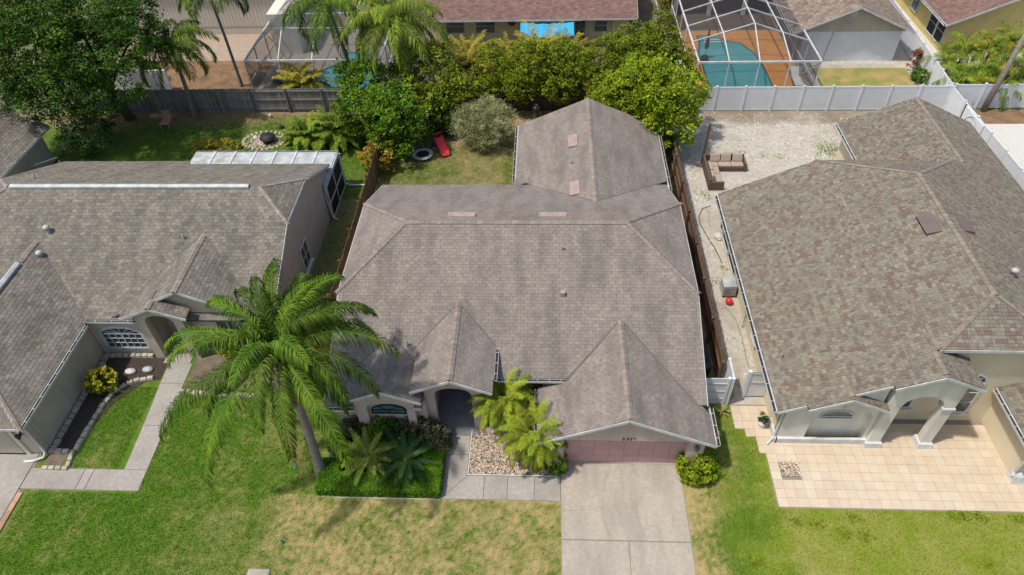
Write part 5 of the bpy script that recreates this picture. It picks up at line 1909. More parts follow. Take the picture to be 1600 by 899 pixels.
# ------------------------------------------------------------------ fences
def wood_fence(label, a, b, wood, rail_side, hgt=1.8, pw=.135, gap=.012, posts=2.4, group='wooden fences', rail=None, dog=False):
    a, b = Vector((*a, 0)), Vector((*b, 0))
    d = (b - a)
    L = d.length
    d.normalize()
    s = Vector((-d.y, d.x, 0)) * rail_side
    t = thing('wooden_fence', a, label, 'fence', group)
    ang = math.atan2(d.y, d.x)
    mesh = mesh_of(MB().box(0, -.01, .03, pw, .01, hgt), 'picket', MT[wood])
    n = int(L / (pw + gap))
    for i in range(n):
        o = inst('picket', mesh, t, a + d * (i * (pw + gap)) + Vector((0, 0, rng.uniform(-.03, .02))), ang)
        o.rotation_euler = (rng.uniform(-.012, .012), 0, ang)
    k = max(1, int(L / posts))
    rw = rail or wood
    pm = mesh_of(MB().box(-.05, -.05, -.1, .05, .05, hgt + .03), 'post', MT[rw])
    for i in range(k + 1):
        inst('post', pm, t, a + d * (L * i / k) + s * .11, ang)
    for i in range(k):
        p0, p1 = a + d * (L * i / k), a + d * (L * (i + 1) / k)
        for z in (.28, .98, 1.62):
            MB().beam(p0 + s * .04 + Vector((0, 0, z)), p1 + s * .04 + Vector((0, 0, z)), .045, .09).build('rail', MT[rw], t)
    return t


wood_fence('brown picket fence between the central house and the shell side yard', (7.72, 19.4), (7.72, 42.7), 'wood_warm', 1)
wood_fence('brown picket fence between the left house and the central house', (-10.3, 18.4), (-10.3, 42.7), 'wood_warm', 1)
wood_fence('grey weathered rear fence behind the left back yard', (-33, 42.95), (-10.35, 42.95), 'wood_grey', -1)
wood_fence('dark brown rear fence under the hedge trees behind the central house', (-10.25, 42.95), (9.3, 42.95), 'wood_dark', -1)
wood_fence('short fence piece beside the left neighbour behind the left house', (-31.2, 33.9), (-29.9, 35.0), 'wood_grey', 1, hgt=1.3)


def vinyl_fence(label, pts, step=1.865, hgt=1.78):
    t = thing('vinyl_fence', (*pts[0], 0), label, 'fence', 'white vinyl fences')
    post = mesh_of(MB().box(-.063, -.063, -.05, .063, .063, hgt + .06), 'post', MT['vinyl'])
    capm = MB()
    v = [(-.08, -.08, 0), (.08, -.08, 0), (.08, .08, 0), (-.08, .08, 0), (0, 0, .07)]
    capm.faces(v, [(3, 2, 1, 0), (0, 1, 4), (1, 2, 4), (2, 3, 4), (3, 0, 4)])
    capm = mesh_of(capm, 'post_cap', MT['white'])
    for a, b in zip(pts[:-1], pts[1:]):
        a, b = Vector((*a, 0)), Vector((*b, 0))
        L = (b - a).length
        n = max(1, round(L / step))
        d = (b - a) / n
        ang = math.atan2(d.y, d.x)
        w = d.length
        pm = mesh_of(MB().box(.065, -.016, .1, w - .065, .016, hgt - .06), 'panel', MT['vinyl'])
        rm = mesh_of(MB().box(.064, -.026, 0, w - .064, .026, .1), 'rail', MT['vinyl'])
        for i in range(n + 1):
            o = inst('post', post, t, a + d * i, ang)
            inst('post_cap', capm, t, a + d * i + Vector((0, 0, hgt + .06)), ang)
        for i in range(n):
            inst('panel', pm, t, a + d * i, ang)
            inst('rail', rm, t, a + d * i + Vector((0, 0, hgt - .1)), ang)
            inst('rail', rm, t, a + d * i + Vector((0, 0, .05)), ang)
    return t


vinyl_fence('long white vinyl privacy fence behind the shell yard in front of the orange pool deck', [(9.4, 42.8), (26.35, 42.75)])
vinyl_fence('white vinyl fence running along the right side of the right house', [(26.4, 42.6), (26.55, 28.0)])
vinyl_fence('white vinyl fence running back between the white-walled house and the ochre house', [(26.5, 43.0), (27.4, 60.0)])
vinyl_fence('white vinyl fence in front of the yellow-green palm clump at far right', [(26.7, 42.9), (40, 43.0)])
# gate in the right fence with an arched brace
g = thing('gate', (26.35, 38.5, 0), 'white vinyl gate with dark arched trim in the right-hand fence', 'gate')
MB().box(26.34, 38.0, .12, 26.40, 40.4, 1.7).build('gate_leaf', MT['vinyl'], g)
for q, zz in (((38.2, 40.2), 1.55), ((38.6, 39.8), 1.2)):
    pts = [(26.325, q[0] + (q[1] - q[0]) * i / 10, .3 + (zz - .3) * (1 - .8 * (abs(i - 5) / 5) ** 2 if True else 1)) for i in range(11)]
    MB().tube(pts, .018, 5).build('brace', MT['metal'], g)
MB().box(26.32, 40.42, .1, 26.4, 40.5, 1.75).build('hinge_post', MT['black'], g)

# small white gate and side panels at the right corner of the central house
g = thing('vinyl_gate', (7.2, 18.5, 0), 'small white louvred vinyl gate beside the garage of the central house', 'gate')
pm = mesh_of(MB().box(0, -.015, 0, 1.12, .015, .34), 'panel', MT['vinyl'])
for i in range(5):
    inst('panel', pm, g, (6.6, 18.5, .08 + i * .35))
for x in (6.56, 7.74):
    MB().box(x - .06, 18.44, 0, x + .06, 18.56, 1.86).build('post', MT['vinyl'], g)
for i in range(3):
    MB().box(6.6, 18.46, .4 + i * .52, 7.7, 18.48, .47 + i * .52).build('rail', MT['white'], g)
pm = mesh_of(MB().box(-.015, 0, 0, .015, .9, .34), 'side_panel', MT['vinyl'])
for i in range(5):
    inst('side_panel', pm, g, (7.9, 18.58, .08 + i * .35))
MB().box(7.84, 18.44, 0, 7.96, 18.56, 1.86).build('post', MT['vinyl'], g)
MB().box(7.86, 19.5, 0, 7.96, 19.6, 1.86).build('post', MT['vinyl'], g)
MB().box(7.87, 18.56, 1.8, 7.95, 19.5, 1.86).build('rail', MT['white'], g)
# white gate at the left wall of the right house
g = thing('vinyl_gate', (9.0, 18.9, 0), 'white vinyl side gate against the cream left wall of the right house', 'gate')
MB().box(8.62, 18.86, 0, 8.76, 19.0, 1.8).build('post', MT['vinyl'], g)
MB().box(8.76, 18.9, .1, 9.58, 18.94, 1.7).build('panel', MT['vinyl'], g)
MB().box(8.76, 18.88, 1.0, 9.58, 18.96, 1.1).build('rail', MT['white'], g)
MB().box(8.76, 18.88, 1.6, 9.58, 18.96, 1.7).build('top_rail', MT['white'], g)


# ------------------------------------------------------------------ yard objects
def sofa():
    t = thing('sectional_sofa', (10.6, 35.2, 0), 'brown wicker corner sofa with taupe cushions on the shell yard', 'sofa')
    MB().box(9.65, 36.5, .04, 12.05, 36.62, .74).box(9.55, 33.9, .04, 9.67, 36.62, .74).build('backrest_frame', MT['wicker'], t, bevel=.02)
    MB().box(9.68, 35.75, .04, 11.95, 36.49, .32).box(9.68, 34.02, .04, 10.4, 35.74, .32).build('seat_frame', MT['wicker'], t, bevel=.02)
    MB().box(11.96, 35.72, .04, 12.08, 36.49, .6).build('armrest', MT['wicker'], t, bevel=.02)
    MB().box(9.55, 33.86, .04, 10.42, 33.99, .6).build('armrest', MT['wicker'], t, bevel=.02)
    for x0, y0, x1, y1 in ((10.45, 35.77, 11.18, 36.3), (11.2, 35.77, 11.93, 36.3), (9.86, 35.0, 10.38, 35.72), (9.86, 34.04, 10.38, 34.97), (9.86, 35.77, 10.42, 36.3)):
        MB().box(x0, y0, .325, x1, y1, .45).build('seat_cushion', MT['cushion'], t, bevel=.04)
    for x in (9.95, 10.6, 11.3):
        MB().prism([(x, 36.30, .46), (x + .6, 36.30, .46), (x + .6, 36.48, .86), (x, 36.48, .86)], (0, -.14, .02)).build('back_cushion', MT['cushion'], t, bevel=.04)
    for y in (34.15, 34.85):
        MB().prism([(9.86, y, .46), (9.86, y + .6, .46), (9.7, y + .6, .86), (9.7, y, .86)], (.14, 0, .02)).build('back_cushion', MT['cushion'], t, bevel=.04)


sofa()
b = at(1104, 268)
t = tag(MB().beam((9.62, 36.75, -.1), (9.72, 36.85, 2.7), .12, .12, (0, 1, 0)).build('timber_post', MT['wood_warm']), 'lone brown timber post standing behind the corner sofa', 'post')

t = thing('air_conditioner', (9.2, 25.3, 0), 'boxy white air conditioning unit on dark feet beside the right house', 'air conditioner')
MB().box(8.82, 25.0, .12, 9.48, 25.75, .8).build('housing', MT['alu'], t, bevel=.03)
for x in (8.86, 9.34):
    for y in (25.04, 25.63):
        MB().box(x, y, 0, x + .09, y + .08, .12).build('foot', MT['black'], t)
MB().box(8.84, 24.985, .2, 9.46, 24.999, .7).build('grille', MT['metal'], t)
ball = MB().lathe((9.1, 24.6, 0), [(.02, 0)] + [(.19 * math.sin(a), .19 - .19 * math.cos(a)) for a in linspace(.2, 3.0, 12)] + [(.01, .38)], 18).build('ball', MT['red'], smooth=True)
tag(ball, 'red ball on the shell path below the air conditioner', 'ball')


def bin_(x, y, label, lidmat='black'):
    t = thing('wheelie_bin', (x, y, 0), label, 'bin', 'bins behind the white gate')
    v = [(x - .24, y - .26, .05), (x + .24, y - .26, .05), (x + .24, y + .26, .05), (x - .24, y + .26, .05), (x - .3, y - .34, .98), (x + .3, y - .34, .98), (x + .3, y + .34, .98), (x - .3, y + .34, .98)]
    mb = MB()
    mb.faces(v, [(3, 2, 1, 0), (4, 5, 6, 7), (0, 1, 5, 4), (1, 2, 6, 5), (2, 3, 7, 6), (3, 0, 4, 7)])
    mb.build('body', MT['black'], t)
    MB().prism([(x - .33, y - .4, 1.0), (x + .33, y - .4, 1.0), (x + .33, y + .36, 1.06), (x - .33, y + .36, 1.06)], (0, 0, .05)).build('lid', MT[lidmat], t, bevel=.015)
    MB().beam((x - .28, y + .4, 1.0), (x + .28, y + .4, 1.0), .03, .03).build('handle', MT['black'], t)
    for s in (-.27, .27):
        w = MB().lathe((0, 0, 0), [(.1, -.03), (.1, .03)], 12)
        w.v = [(x + s + zz, y + .3 + xx, .1 + yy) for xx, yy, zz in w.v]
        w.build('wheel', MT['black'], t)


bin_(6.98, 20.9, 'black wheeled bin nearer the house corner between garage and fence')
bin_(7.0, 20.05, 'black wheeled bin directly behind the small white gate')
t = thing('tricycle', (6.95, 19.25, 0), 'small red ride-on toy tucked behind the white gate', 'toy')
MB().beam((6.7, 19.2, .3), (7.2, 19.3, .35), .12, .1).build('frame', MT['red'], t)
for x in (6.68, 7.2):
    w = MB().lathe((0, 0, 0), [(.14, -.03), (.14, .03)], 12)
    w.v = [(x + xx, 19.25 + zz, .14 + yy) for xx, yy, zz in w.v]
    w.build('wheel', MT['black'], t)
MB().beam((7.15, 19.1, .55), (7.15, 19.5, .55), .03, .03).build('handlebar', MT['blue'], t)

# hoses and cables on the shell path
pts = [at(x, y, .03) for x, y in ((1110, 322), (1098, 326), (1092, 338), (1094, 350), (1104, 368), (1115, 385), (1124, 402), (1128, 411))]
tag(MB().tube(pts, .022, 5).build('cable', MT['hose']), 'dark cable snaking along the shell side yard', 'cable')
pts = [at(x, y, .03) for x, y in ((1132, 478), (1150, 500), (1160, 530), (1166, 560), (1172, 578), (1180, 586))]
tag(MB().tube(pts, .02, 5).build('garden_hose', MT['hose_green']), 'pale green hose along the wall of the right house', 'hose')
pts = [at(x, y, .03) for x, y in ((1110, 358), (1108, 344), (1107, 330), (1101, 325))]
tag(MB().tube(pts, .014, 5).build('cable', MT['metal']), 'thin grey wire looping beside the dark cable', 'cable')
s = at(1123, 372)
P, ct = crown_points([(s.x, s.y, .12, .25, .3, .12)], 60, .08)
bagm = MB().lathe((s.x, s.y, 0), [(.18, 0), (.27, .08), (.24, .2), (.1, .26), (.03, .3)], 9)
bagm.v = [(x + rng.uniform(-.04, .04), y + rng.uniform(-.04, .04), z) for x, y, z in bagm.v]
tag(bagm.build('plastic_bag', MT['white']), 'crumpled white plastic bag on the path by the lanai of the right house', 'bag')

# fire pit and little things in the left back yard
fp = at(420, 222)
t = thing('fire_pit', fp, 'round covered black fire pit on a pale pebble ring behind the left house', 'fire pit')
MB().lathe(fp, [(.3, 0), (.34, .25), (.5, .3), (.52, .38), (.42, .5), (.2, .58), (.02, .6)], 20).build('cover', MT['black'], t)
P = np.stack([NR.normal(size=900) * .55, NR.normal(size=900) * .42, NR.uniform(.01, .04, 900)], 1)
P = P[(P[:, 0] / 1.35) ** 2 + (P[:, 1] / 1.0) ** 2 < 1] + np.array([fp.x - .3, fp.y + .1, 0])
V, F, T = leaves_arrays(P, .11, 1.2, .85)
tag(qmesh('pebbles', V, F, T, MT['pebble']), 'ring of pale pebbles round the black fire pit', 'pebbles', kind='stuff')
sm = mesh_of(MB().lathe((0, 0, 0), [(.11, 0), (.14, .05), (.1, .11), (.03, .13)], 7), 'stone', MT['stone'])
ring = thing('stone_ring', (fp.x - .3, fp.y + .1, 0), 'oval border of tan stones round the black fire pit', 'border')
for k in range(26):
    a = k * 2 * math.pi / 26
    inst('stone', sm, ring, (fp.x - .3 + 1.4 * math.cos(a), fp.y + .1 + 1.05 * math.sin(a), 0), a, (1, .8, .9))
c = at(441, 200)
tag(MB().lathe(c, [(.22, 0), (.2, .06), (.06, .34), (.02, .36)], 12).build('garden_light', MT['black']), 'small black cone on the lawn beyond the fire pit', 'garden light')
c = at(423, 184)
tag(MB().lathe(c, [(.09, 0), (.11, .2), (.08, .26)], 10).build('bucket', MT['white']), 'small white pot by the grey rear fence', 'pot')
c = at(400, 216)
tag(MB().lathe(c, [(.12, 0), (.17, .06), (.1, .16), (.02, .2)], 9).build('garden_stone', MT['white']), 'white stone ornament beside the fire pit', 'stone')
# timber chair
c = at(262, 200)
t = thing('wooden_chair', c, 'orange-brown timber garden chair in the shade by the rear fence', 'chair')
x, y = c.x, c.y
for dx, dy in ((-.28, -.25), (.28, -.25), (-.28, .3), (.28, .3)):
    MB().box(x + dx - .035, y + dy - .035, 0, x + dx + .035, y + dy + .035, .42).build('leg', MT['brick'], t)
for i in range(5):
    MB().box(x - .32, y - .3 + i * .13, .42, x + .32, y - .19 + i * .13, .45).build('seat_slat', MT['brick'], t)
for i in range(5):
    MB().beam((x - .26 + i * .13, y + .32, .45), (x - .26 + i * .13, y + .55, 1.05), .1, .025, (0, 1, 0)).build('back_slat', MT['brick'], t)

# toys in the central back yard
c = at(661, 246)
t = thing('mini_trampoline', c, 'small round trampoline with pale rim and black mat on the back lawn', 'trampoline')
MB().lathe((c.x, c.y, .2), [(.42, 0), (.43, .02)], 24).build('mat', MT['black'], t)
rim = [(c.x + .56 * math.cos(a), c.y + .56 * math.sin(a), .23) for a in linspace(0, 2 * math.pi, 28)]
m_ = MB()
for i in range(28):
    a0, a1 = i * 2 * math.pi / 28, (i + 1) * 2 * math.pi / 28
    q = [(c.x + r_ * math.cos(a), c.y + r_ * math.sin(a), .225) for r_, a in ((.42, a0), (.66, a0), (.66, a1), (.42, a1))]
    m_.prism(q, (0, 0, .035))
m_.build('rim', MT['alu'], t)
for k in range(6):
    a = k * math.pi / 3
    MB().tube([(c.x + .55 * math.cos(a), c.y + .55 * math.sin(a), .22), (c.x + .57 * math.cos(a), c.y + .57 * math.sin(a), 0)], .02, 5).build('leg', MT['metal'], t)
MB().tube([(c.x - .55, c.y + .2, .2), (c.x - .58, c.y + .25, .8), (c.x - .2, c.y + .55, .85), (c.x + .1, c.y + .56, .2)], .02, 5).build('handle', MT['metal'], t)
t = thing('toddler_slide', (-6.8, 38.2, 0), 'red plastic toddler slide with blue ladder on the back lawn', 'slide')
a, b_ = Vector((-6.95, 38.5, .7)), Vector((-6.35, 37.35, .1))
d = (b_ - a)
sv = Vector((-d.y, d.x, 0)).normalized()
mb = MB().prism([a - sv * .22, a + sv * .22, a + sv * .22 + Vector((0, 0, .04)), a - sv * .22 + Vector((0, 0, .04))], d)
mb.build('chute', MT['red'], t)
for k in (-1, 1):
    MB().prism([a + sv * .22 * k, a + sv * .27 * k, a + sv * .27 * k + Vector((0, 0, .16)), a + sv * .22 * k + Vector((0, 0, .16))], d).build('side_rail', MT['red'], t)
    MB().beam(a + sv * .25 * k, a + sv * .28 * k + Vector((-.25, .25, -.83)), .06, .06).build('ladder_leg', MT['blue'], t)
for k in range(3):
    p0 = a + Vector((-.25, .25, -.83)) * (.25 + .25 * k)
    MB().beam(p0 - sv * .25, p0 + sv * .25, .07, .05).build('rung', MT['blue'], t)
MB().beam(a + sv * .28 + Vector((0, 0, .35)), a - sv * .28 + Vector((0, 0, .35)), .05, .05).build('top_bar', MT['red'], t)
# kettle grill
c = at(838, 186)
t = thing('kettle_grill', c, 'black kettle grill standing behind the rear wing by the brown fence', 'grill')
MB().lathe((c.x, c.y, .6), [(.1, 0), (.28, .1), (.33, .22), (.33, .25), (.28, .38), (.1, .46), (.02, .47)], 16).build('kettle', MT['black'], t, smooth=True)
for k in range(3):
    a = k * 2.1
    MB().tube([(c.x + .2 * math.cos(a), c.y + .2 * math.sin(a), .68), (c.x + .36 * math.cos(a), c.y + .36 * math.sin(a), 0)], .018, 5).build('leg', MT['metal'], t)
MB().box(c.x - .05, c.y - .02, 1.07, c.x + .05, c.y + .02, 1.12).build('handle', MT['white'], t)
c = at(803, 289, .1)
tag(MB().lathe((-1.95, 31.55, 0), [(.4, 0), (.3, .25), (.12, .36), (.02, .4)], 8).build('rock', MT['stone']), 'pale rock heap at the inner corner of the central house roof', 'rock')

# behind the rear fence: blue canopy, white chair, folded parasol
t = thing('canopy', (0, 50.5, 0), 'bright blue tarp canopy in front of the pale yellow house', 'canopy')
mb = MB()
nx, ny = 12, 4
g_ = [[Vector((-2.0 + 4.0 * i / nx, 50.2 + 1.5 * j / ny, 1.95 + .35 * j / ny - .12 * math.sin(math.pi * i / nx) * (1 + .3 * math.sin(i * 2.1)))) for i in range(nx + 1)] for j in range(ny + 1)]
for j in range(ny):
    for i in range(nx):
        mb.poly([g_[j][i], g_[j][i + 1], g_[j + 1][i + 1], g_[j + 1][i]])
        mb.poly([g_[j][i] - Vector((0, 0, .01)), g_[j + 1][i] - Vector((0, 0, .01)), g_[j + 1][i + 1] - Vector((0, 0, .01)), g_[j][i + 1] - Vector((0, 0, .01))])
mb.build('tarp', MT['tarp'], t)
for x in (-1.95, 1.95):
    MB().tube([(x, 50.25, 0), (x, 50.25, 1.95)], .03, 6).build('pole', MT['metal'], t)
c = at(757, 108)
t = thing('patio_chair', c, 'white metal patio chair among the palms behind the rear fence', 'chair')
x, y = c.x, c.y
MB().box(x - .28, y - .28, .42, x + .28, y + .28, .47).build('seat', MT['white'], t)
MB().box(x - .28, y + .25, .47, x + .28, y + .3, .98).build('backrest', MT['white'], t)
for dx, dy in ((-.25, -.25), (.25, -.25), (-.25, .25), (.25, .25)):
    MB().box(x + dx - .02, y + dy - .02, 0, x + dx + .02, y + dy + .02, .42).build('leg', MT['white'], t)
for s_ in (-.28, .28):
    MB().beam((x + s_, y - .26, .66), (x + s_, y + .27, .66), .05, .04).build('armrest', MT['white'], t)
c = at(1101, 92)
t = thing('parasol', c, 'folded dark purple parasol at the left edge of the right pool', 'parasol')
MB().lathe(c, [(.25, 0), (.25, .06), (.03, .09), (.025, 2.3)], 10).build('pole', MT['metal'], t)
MB().lathe(c, [(.08, .8), (.17, 1.0), (.12, 1.6), (.03, 2.35)], 10).build('folded_canopy', MT['purple'], t)
t = thing('pool_chair', (18.0, 46.5, 0), 'white lounge chair in the corner of the right pool cage', 'chair')
MB().box(17.4, 45.6, .25, 18.0, 47.0, .3).build('seat', MT['white'], t)
MB().prism([(17.4, 47.0, .3), (18.0, 47.0, .3), (18.0, 47.5, .75), (17.4, 47.5, .75)], (0, .04, 0)).build('backrest', MT['white'], t)
for x in (17.42, 17.94):
    for y in (45.65, 46.9):
        MB().box(x, y, .045, x + .04, y + .04, .25).build('leg', MT['white'], t)
for px_, py_, lab in ((1100, 97, 'left edge of the right pool'), ):
    c = at(px_, py_)
    tag(MB().lathe(c, [(.25, 0), (.3, .3), (.28, .45), (.05, .46)], 12).build('planter', MT['black']), 'dark round planter at the ' + lab, 'planter')
t = thing('lounge_chair', (-19.5, 47, 0), 'dark lounge chair under the left screen cage', 'chair')
MB().box(-20.2, 46.6, .25, -18.7, 47.25, .31).build('seat', MT['black'], t)
MB().prism([(-18.7, 46.6, .28), (-18.7, 47.25, .28), (-18.25, 47.25, .7), (-18.25, 46.6, .7)], (0, 0, .05)).build('backrest', MT['black'], t)
for x in (-20.15, -18.75):
    for y in (46.62, 47.2):
        MB().box(x, y, .03, x + .04, y + .04, .25).build('leg', MT['metal'], t)
# leaning palm-wood pole at upper right
tag(MB().tube([(29.0, 42.6, -.1), (29.35, 42.9, 2.5), (29.8, 43.3, 6.5)], [.2, .16, .14], 10).build('pole', MT['trunk'], smooth=True), 'thick grey trunk-like pole leaning in front of the palm clump at far right', 'pole')

# lawn fittings
for (px_, py_), lab in (((462, 731), 'small green irrigation cap on the lawn near the tall palm'), ((440, 848), 'small green irrigation cap on the lawn near the picture bottom')):
    c = at(px_, py_)
    tag(MB().lathe(c, [(.09, 0), (.085, .06), (.05, .1), (.015, .16), (.01, .2)], 9).build('irrigation_cap', MT['green_cap']), lab, 'cap', 'irrigation caps on the front lawn')
c = at(404, 896)
t = thing('utility_cover', c, 'pale concrete utility box cover at the bottom edge of the lawn', 'utility cover')
MB().box(c.x - .42, c.y - .35, -.05, c.x + .42, c.y + .15, .05).build('rim', MT['crack'], t)
MB().box(c.x - .38, c.y - .33, .04, c.x + .38, c.y + .12, .065).build('lid', MT['conc'], t)


# ------------------------------------------------------------------ edging stones
def edging(label, pts, sz=.3, mat_='stone', hgt=.14, name='edging'):
    t = thing(name, pts[0], label, 'edging')
    me = MB()
    w, l = sz * .36, sz * .46
    v = [(-l, -w, 0), (l, -w, 0), (l, w, 0), (-l, w, 0), (-l * .88, -w * .8, hgt), (l * .88, -w * .8, hgt), (l * .88, w * .8, hgt), (-l * .88, w * .8, hgt)]
    me.faces(v, [(3, 2, 1, 0), (4, 5, 6, 7), (0, 1, 5, 4), (1, 2, 6, 5), (2, 3, 7, 6), (3, 0, 4, 7)])
    me = mesh_of(me, 'stone', MT[mat_])
    acc = 0.0
    for i in range(len(pts) - 1):
        a, b = Vector(pts[i]), Vector(pts[i + 1])
        L = (b - a).length
        s = acc
        while s < L:
            p = a.lerp(b, s / L)
            d = b - a
            inst('stone', me, t, (p.x + rng.uniform(-.015, .015), p.y + rng.uniform(-.015, .015), -.01), math.atan2(d.y, d.x) + rng.uniform(-.08, .08), (1, rng.uniform(.85, 1.1), rng.uniform(.85, 1.1)))
            s += sz
        acc = s - L
    return t


edging('curved row of grey edging stones along the dark bed by the left garage wall', [at(*q) for q in ((236, 592), (215, 595), (195, 602), (178, 614), (163, 632), (150, 652), (138, 672), (126, 692), (118, 706))], .31)
edging('short straight row of grey edging stones crossing the bed end', [at(*q) for q in ((82, 706), (112, 706))], .3)
edging('pale edging stones framing the little gravel square by the downspout', [at(*q) for q in ((114, 709), (106, 733), (70, 733))], .28)
edging('row of pale edging stones under the arched window of the left house', [(-20.9, 20.82, 0), (-18.6, 20.82, 0)], .3)
edging('row of pale edging stones before the bed right of the left porch', [at(*q) for q in ((286, 613), (322, 616), (360, 618), (400, 620))], .3)
edging('stones lining the foot of the left garage wall', [(-20.95, 20.6, 0), (-20.95, 15.6, 0)], .33)
# thin white edging of the hedge and the rock bed
tag(MB().box(-8.4, 13.67, 0, -4.1, 13.70, .045).build('edging_strip', MT['alu']), 'thin white edging strip at the foot of the clipped hedge', 'edging')
tag(MB().box(-3.11, 14.79, 0, .64, 14.83, .06).box(-3.11, 14.83, 0, -3.07, 17.0, .06).build('edging_strip', MT['white']), 'white edging strip round the pebble bed', 'edging')
for (px_, py_), m_, lab in (((205, 582), 'white', 'white shell ornament in the dark bed under the arched window'), ((232, 579), 'blue', 'pale blue ornament in the dark bed under the arched window')):
    c = at(px_, py_)
    mb = MB().lathe(c, [(.1, 0), (.19, .05), (.16, .14), (.05, .2), (.01, .21)], 9)
    mb.v = [(c.x + (x - c.x) * 1.5, y, z) for x, y, z in mb.v]
    tag(mb.build('garden_ornament', MT['white'] if m_ == 'white' else MT['alu'], smooth=True), lab, 'ornament')
c = at(1194, 650)
t = thing('flower_pot', c, 'white pot with a dark plant against the corner wall of the right house', 'flower pot')
MB().lathe((9.2, 17.4, 0), [(.13, 0), (.18, .26), (.19, .28), (.15, .29)], 12).build('pot', MT['white'], t)
crown('foliage', [(9.2, 17.4, .5, .2, .22, .2)], 220, .12, LM['oak_dark'], t, .1, .2)


# ------------------------------------------------------------------ plants in front
def hedge():
    t = thing('clipped_hedge', (-6.5, 14.2, 0), 'low clipped bright green hedge round the bed by the front walk', 'hedge')
    P, Q = [], []
    for x0, y0, x1, y1, h_ in ((-9.05, 13.78, -4.12, 14.55, .5), (-5.05, 14.55, -4.12, 16.55, .5), (-9.05, 14.55, -8.3, 15.2, .5)):
        a = (x1 - x0) * (y1 - y0)
        n = int(a * 2600)
        top = np.stack([NR.uniform(x0, x1, n), NR.uniform(y0, y1, n), np.full(n, h_) + NR.normal(size=n) * .025], 1)
        m_ = int(((x1 - x0) + (y1 - y0)) * 2 * h_ * 1300)
        u = NR.uniform(0, 2 * ((x1 - x0) + (y1 - y0)), m_)
        w, d = x1 - x0, y1 - y0
        X = np.where(u < w, x0 + u, np.where(u < w + d, x1, np.where(u < 2 * w + d, x1 - (u - w - d), x0)))
        Y = np.where(u < w, y0, np.where(u < w + d, y0 + (u - w), np.where(u < 2 * w + d, y1, y1 - (u - 2 * w - d))))
        side = np.stack([X + NR.normal(size=m_) * .025, Y + NR.normal(size=m_) * .025, NR.uniform(.02, h_, m_)], 1)
        P += [top, side]
    P = np.concatenate(P)
    V, F, T = leaves_arrays(P, .07, .8, .6)
    bump = np.array([mnoise.noise(Vector((p[0] * 1.3, p[1] * 1.3, 4))) for p in P])
    qmesh('foliage', V, F, np.clip(T * .5 + .25 + bump * .6, 0, 1), LM['hedge'], t)
    MB().box(-9.0, 13.84, 0, -4.17, 14.5, .44).box(-5.0, 14.5, 0, -4.17, 16.5, .44).box(-9.0, 14.5, 0, -8.35, 15.15, .44).build('inner_twigs', MT['soil'], t)


hedge()

# tall queen palm in front
tp = at(437, 556, 6.4)
fr = [(4, 44, 4.9, 116), (24, 60, 4.3, 128), (40, 40, 4.3, 112), (64, 58, 4.3, 116), (84, 42, 4.4, 104), (104, 60, 4.3, 112), (126, 44, 4.3, 108), (150, 58, 4.3, 124),
      (178, 40, 5.1, 112), (196, 60, 4.4, 130), (220, 24, 5.3, 98), (238, 62, 4.0, 136), (254, 30, 5.6, 112), (276, 60, 4.3, 138), (292, 34, 4.7, 124), (310, 22, 5.6, 106), (326, 58, 4.4, 132), (345, 34, 4.5, 118),
      (12, 80, 3.4, 112), (62, 80, 3.2, 105), (112, 82, 3.2, 104), (160, 80, 3.3, 112), (210, 78, 3.3, 118), (262, 78, 3.3, 122), (320, 78, 3.3, 116),
      (50, 12, 3.6, 92), (92, 10, 3.6, 88), (135, 12, 3.6, 92), (335, 6, 3.5, 95), (75, 26, 4.0, 98), (110, 28, 4.0, 98), (35, 26, 3.9, 100), (165, 26, 3.9, 104), (95, 70, 3.9, 98), (55, 68, 3.8, 104)]
palm('queen_palm', at(503, 742), tp, 'tall queen palm with long arching fronds standing on the front lawn', fr, r=(.2, .13), nl=108, ll=.86, lw=.0155, hang=1.45, plume=.55, dead=3, fwd=.75, twist=.5)

# two pygmy date palms between porch and garage
for px_, py_, z, n, lab in ((787, 628, 1.75, 30, 'feathery date palm nearer the porch in the pebble bed'), (835, 684, 1.5, 28, 'feathery date palm nearer the garage in the pebble bed')):
    c = at(px_, py_, z)
    palm('date_palm', (c.x, c.y, 0), (c.x, c.y, z), lab, ring_fronds(n + 36, 1.55, (86, -20), (75, 120)), r=(.12, .11), nl=48, ll=.36, lw=.0105, lm='date', group='date palms in the pebble bed', hang=.4, plume=.3, shaft=False, cat='palm')
# sagos
for px_, py_, lm, lab in ((575, 714, 'sago', 'yellow-green sago palm with brown heart behind the hedge'), (633, 720, 'sago_dark', 'dark green sago palm beside the walk end of the hedge')):
    c = at(px_, py_, .6)
    t = thing('sago_palm', (c.x, c.y, 0), lab, 'palm', 'sago palms behind the hedge')
    MB().lathe((c.x, c.y, 0), [(.2, 0), (.24, .25), (.2, .5), (.12, .62), (.03, .7)], 12).build('trunk', MT['bark'], t)
    if lm == 'sago':
        MB().lathe((c.x, c.y, .6), [(.16, 0), (.17, .06), (.1, .13), (.02, .16)], 12).build('heart', MT['wicker'], t)
    for az, el, L, dr in ring_fronds(34, 1.3, (52, -5), (38, 60), 6):
        V, F, T = frond_mesh(L, math.radians(el), math.radians(dr), 40, .2, .009, .1, .05, fwd=.6)
        put_frond(t, V, F, T, (c.x, c.y, .6), math.radians(az), LM[lm])

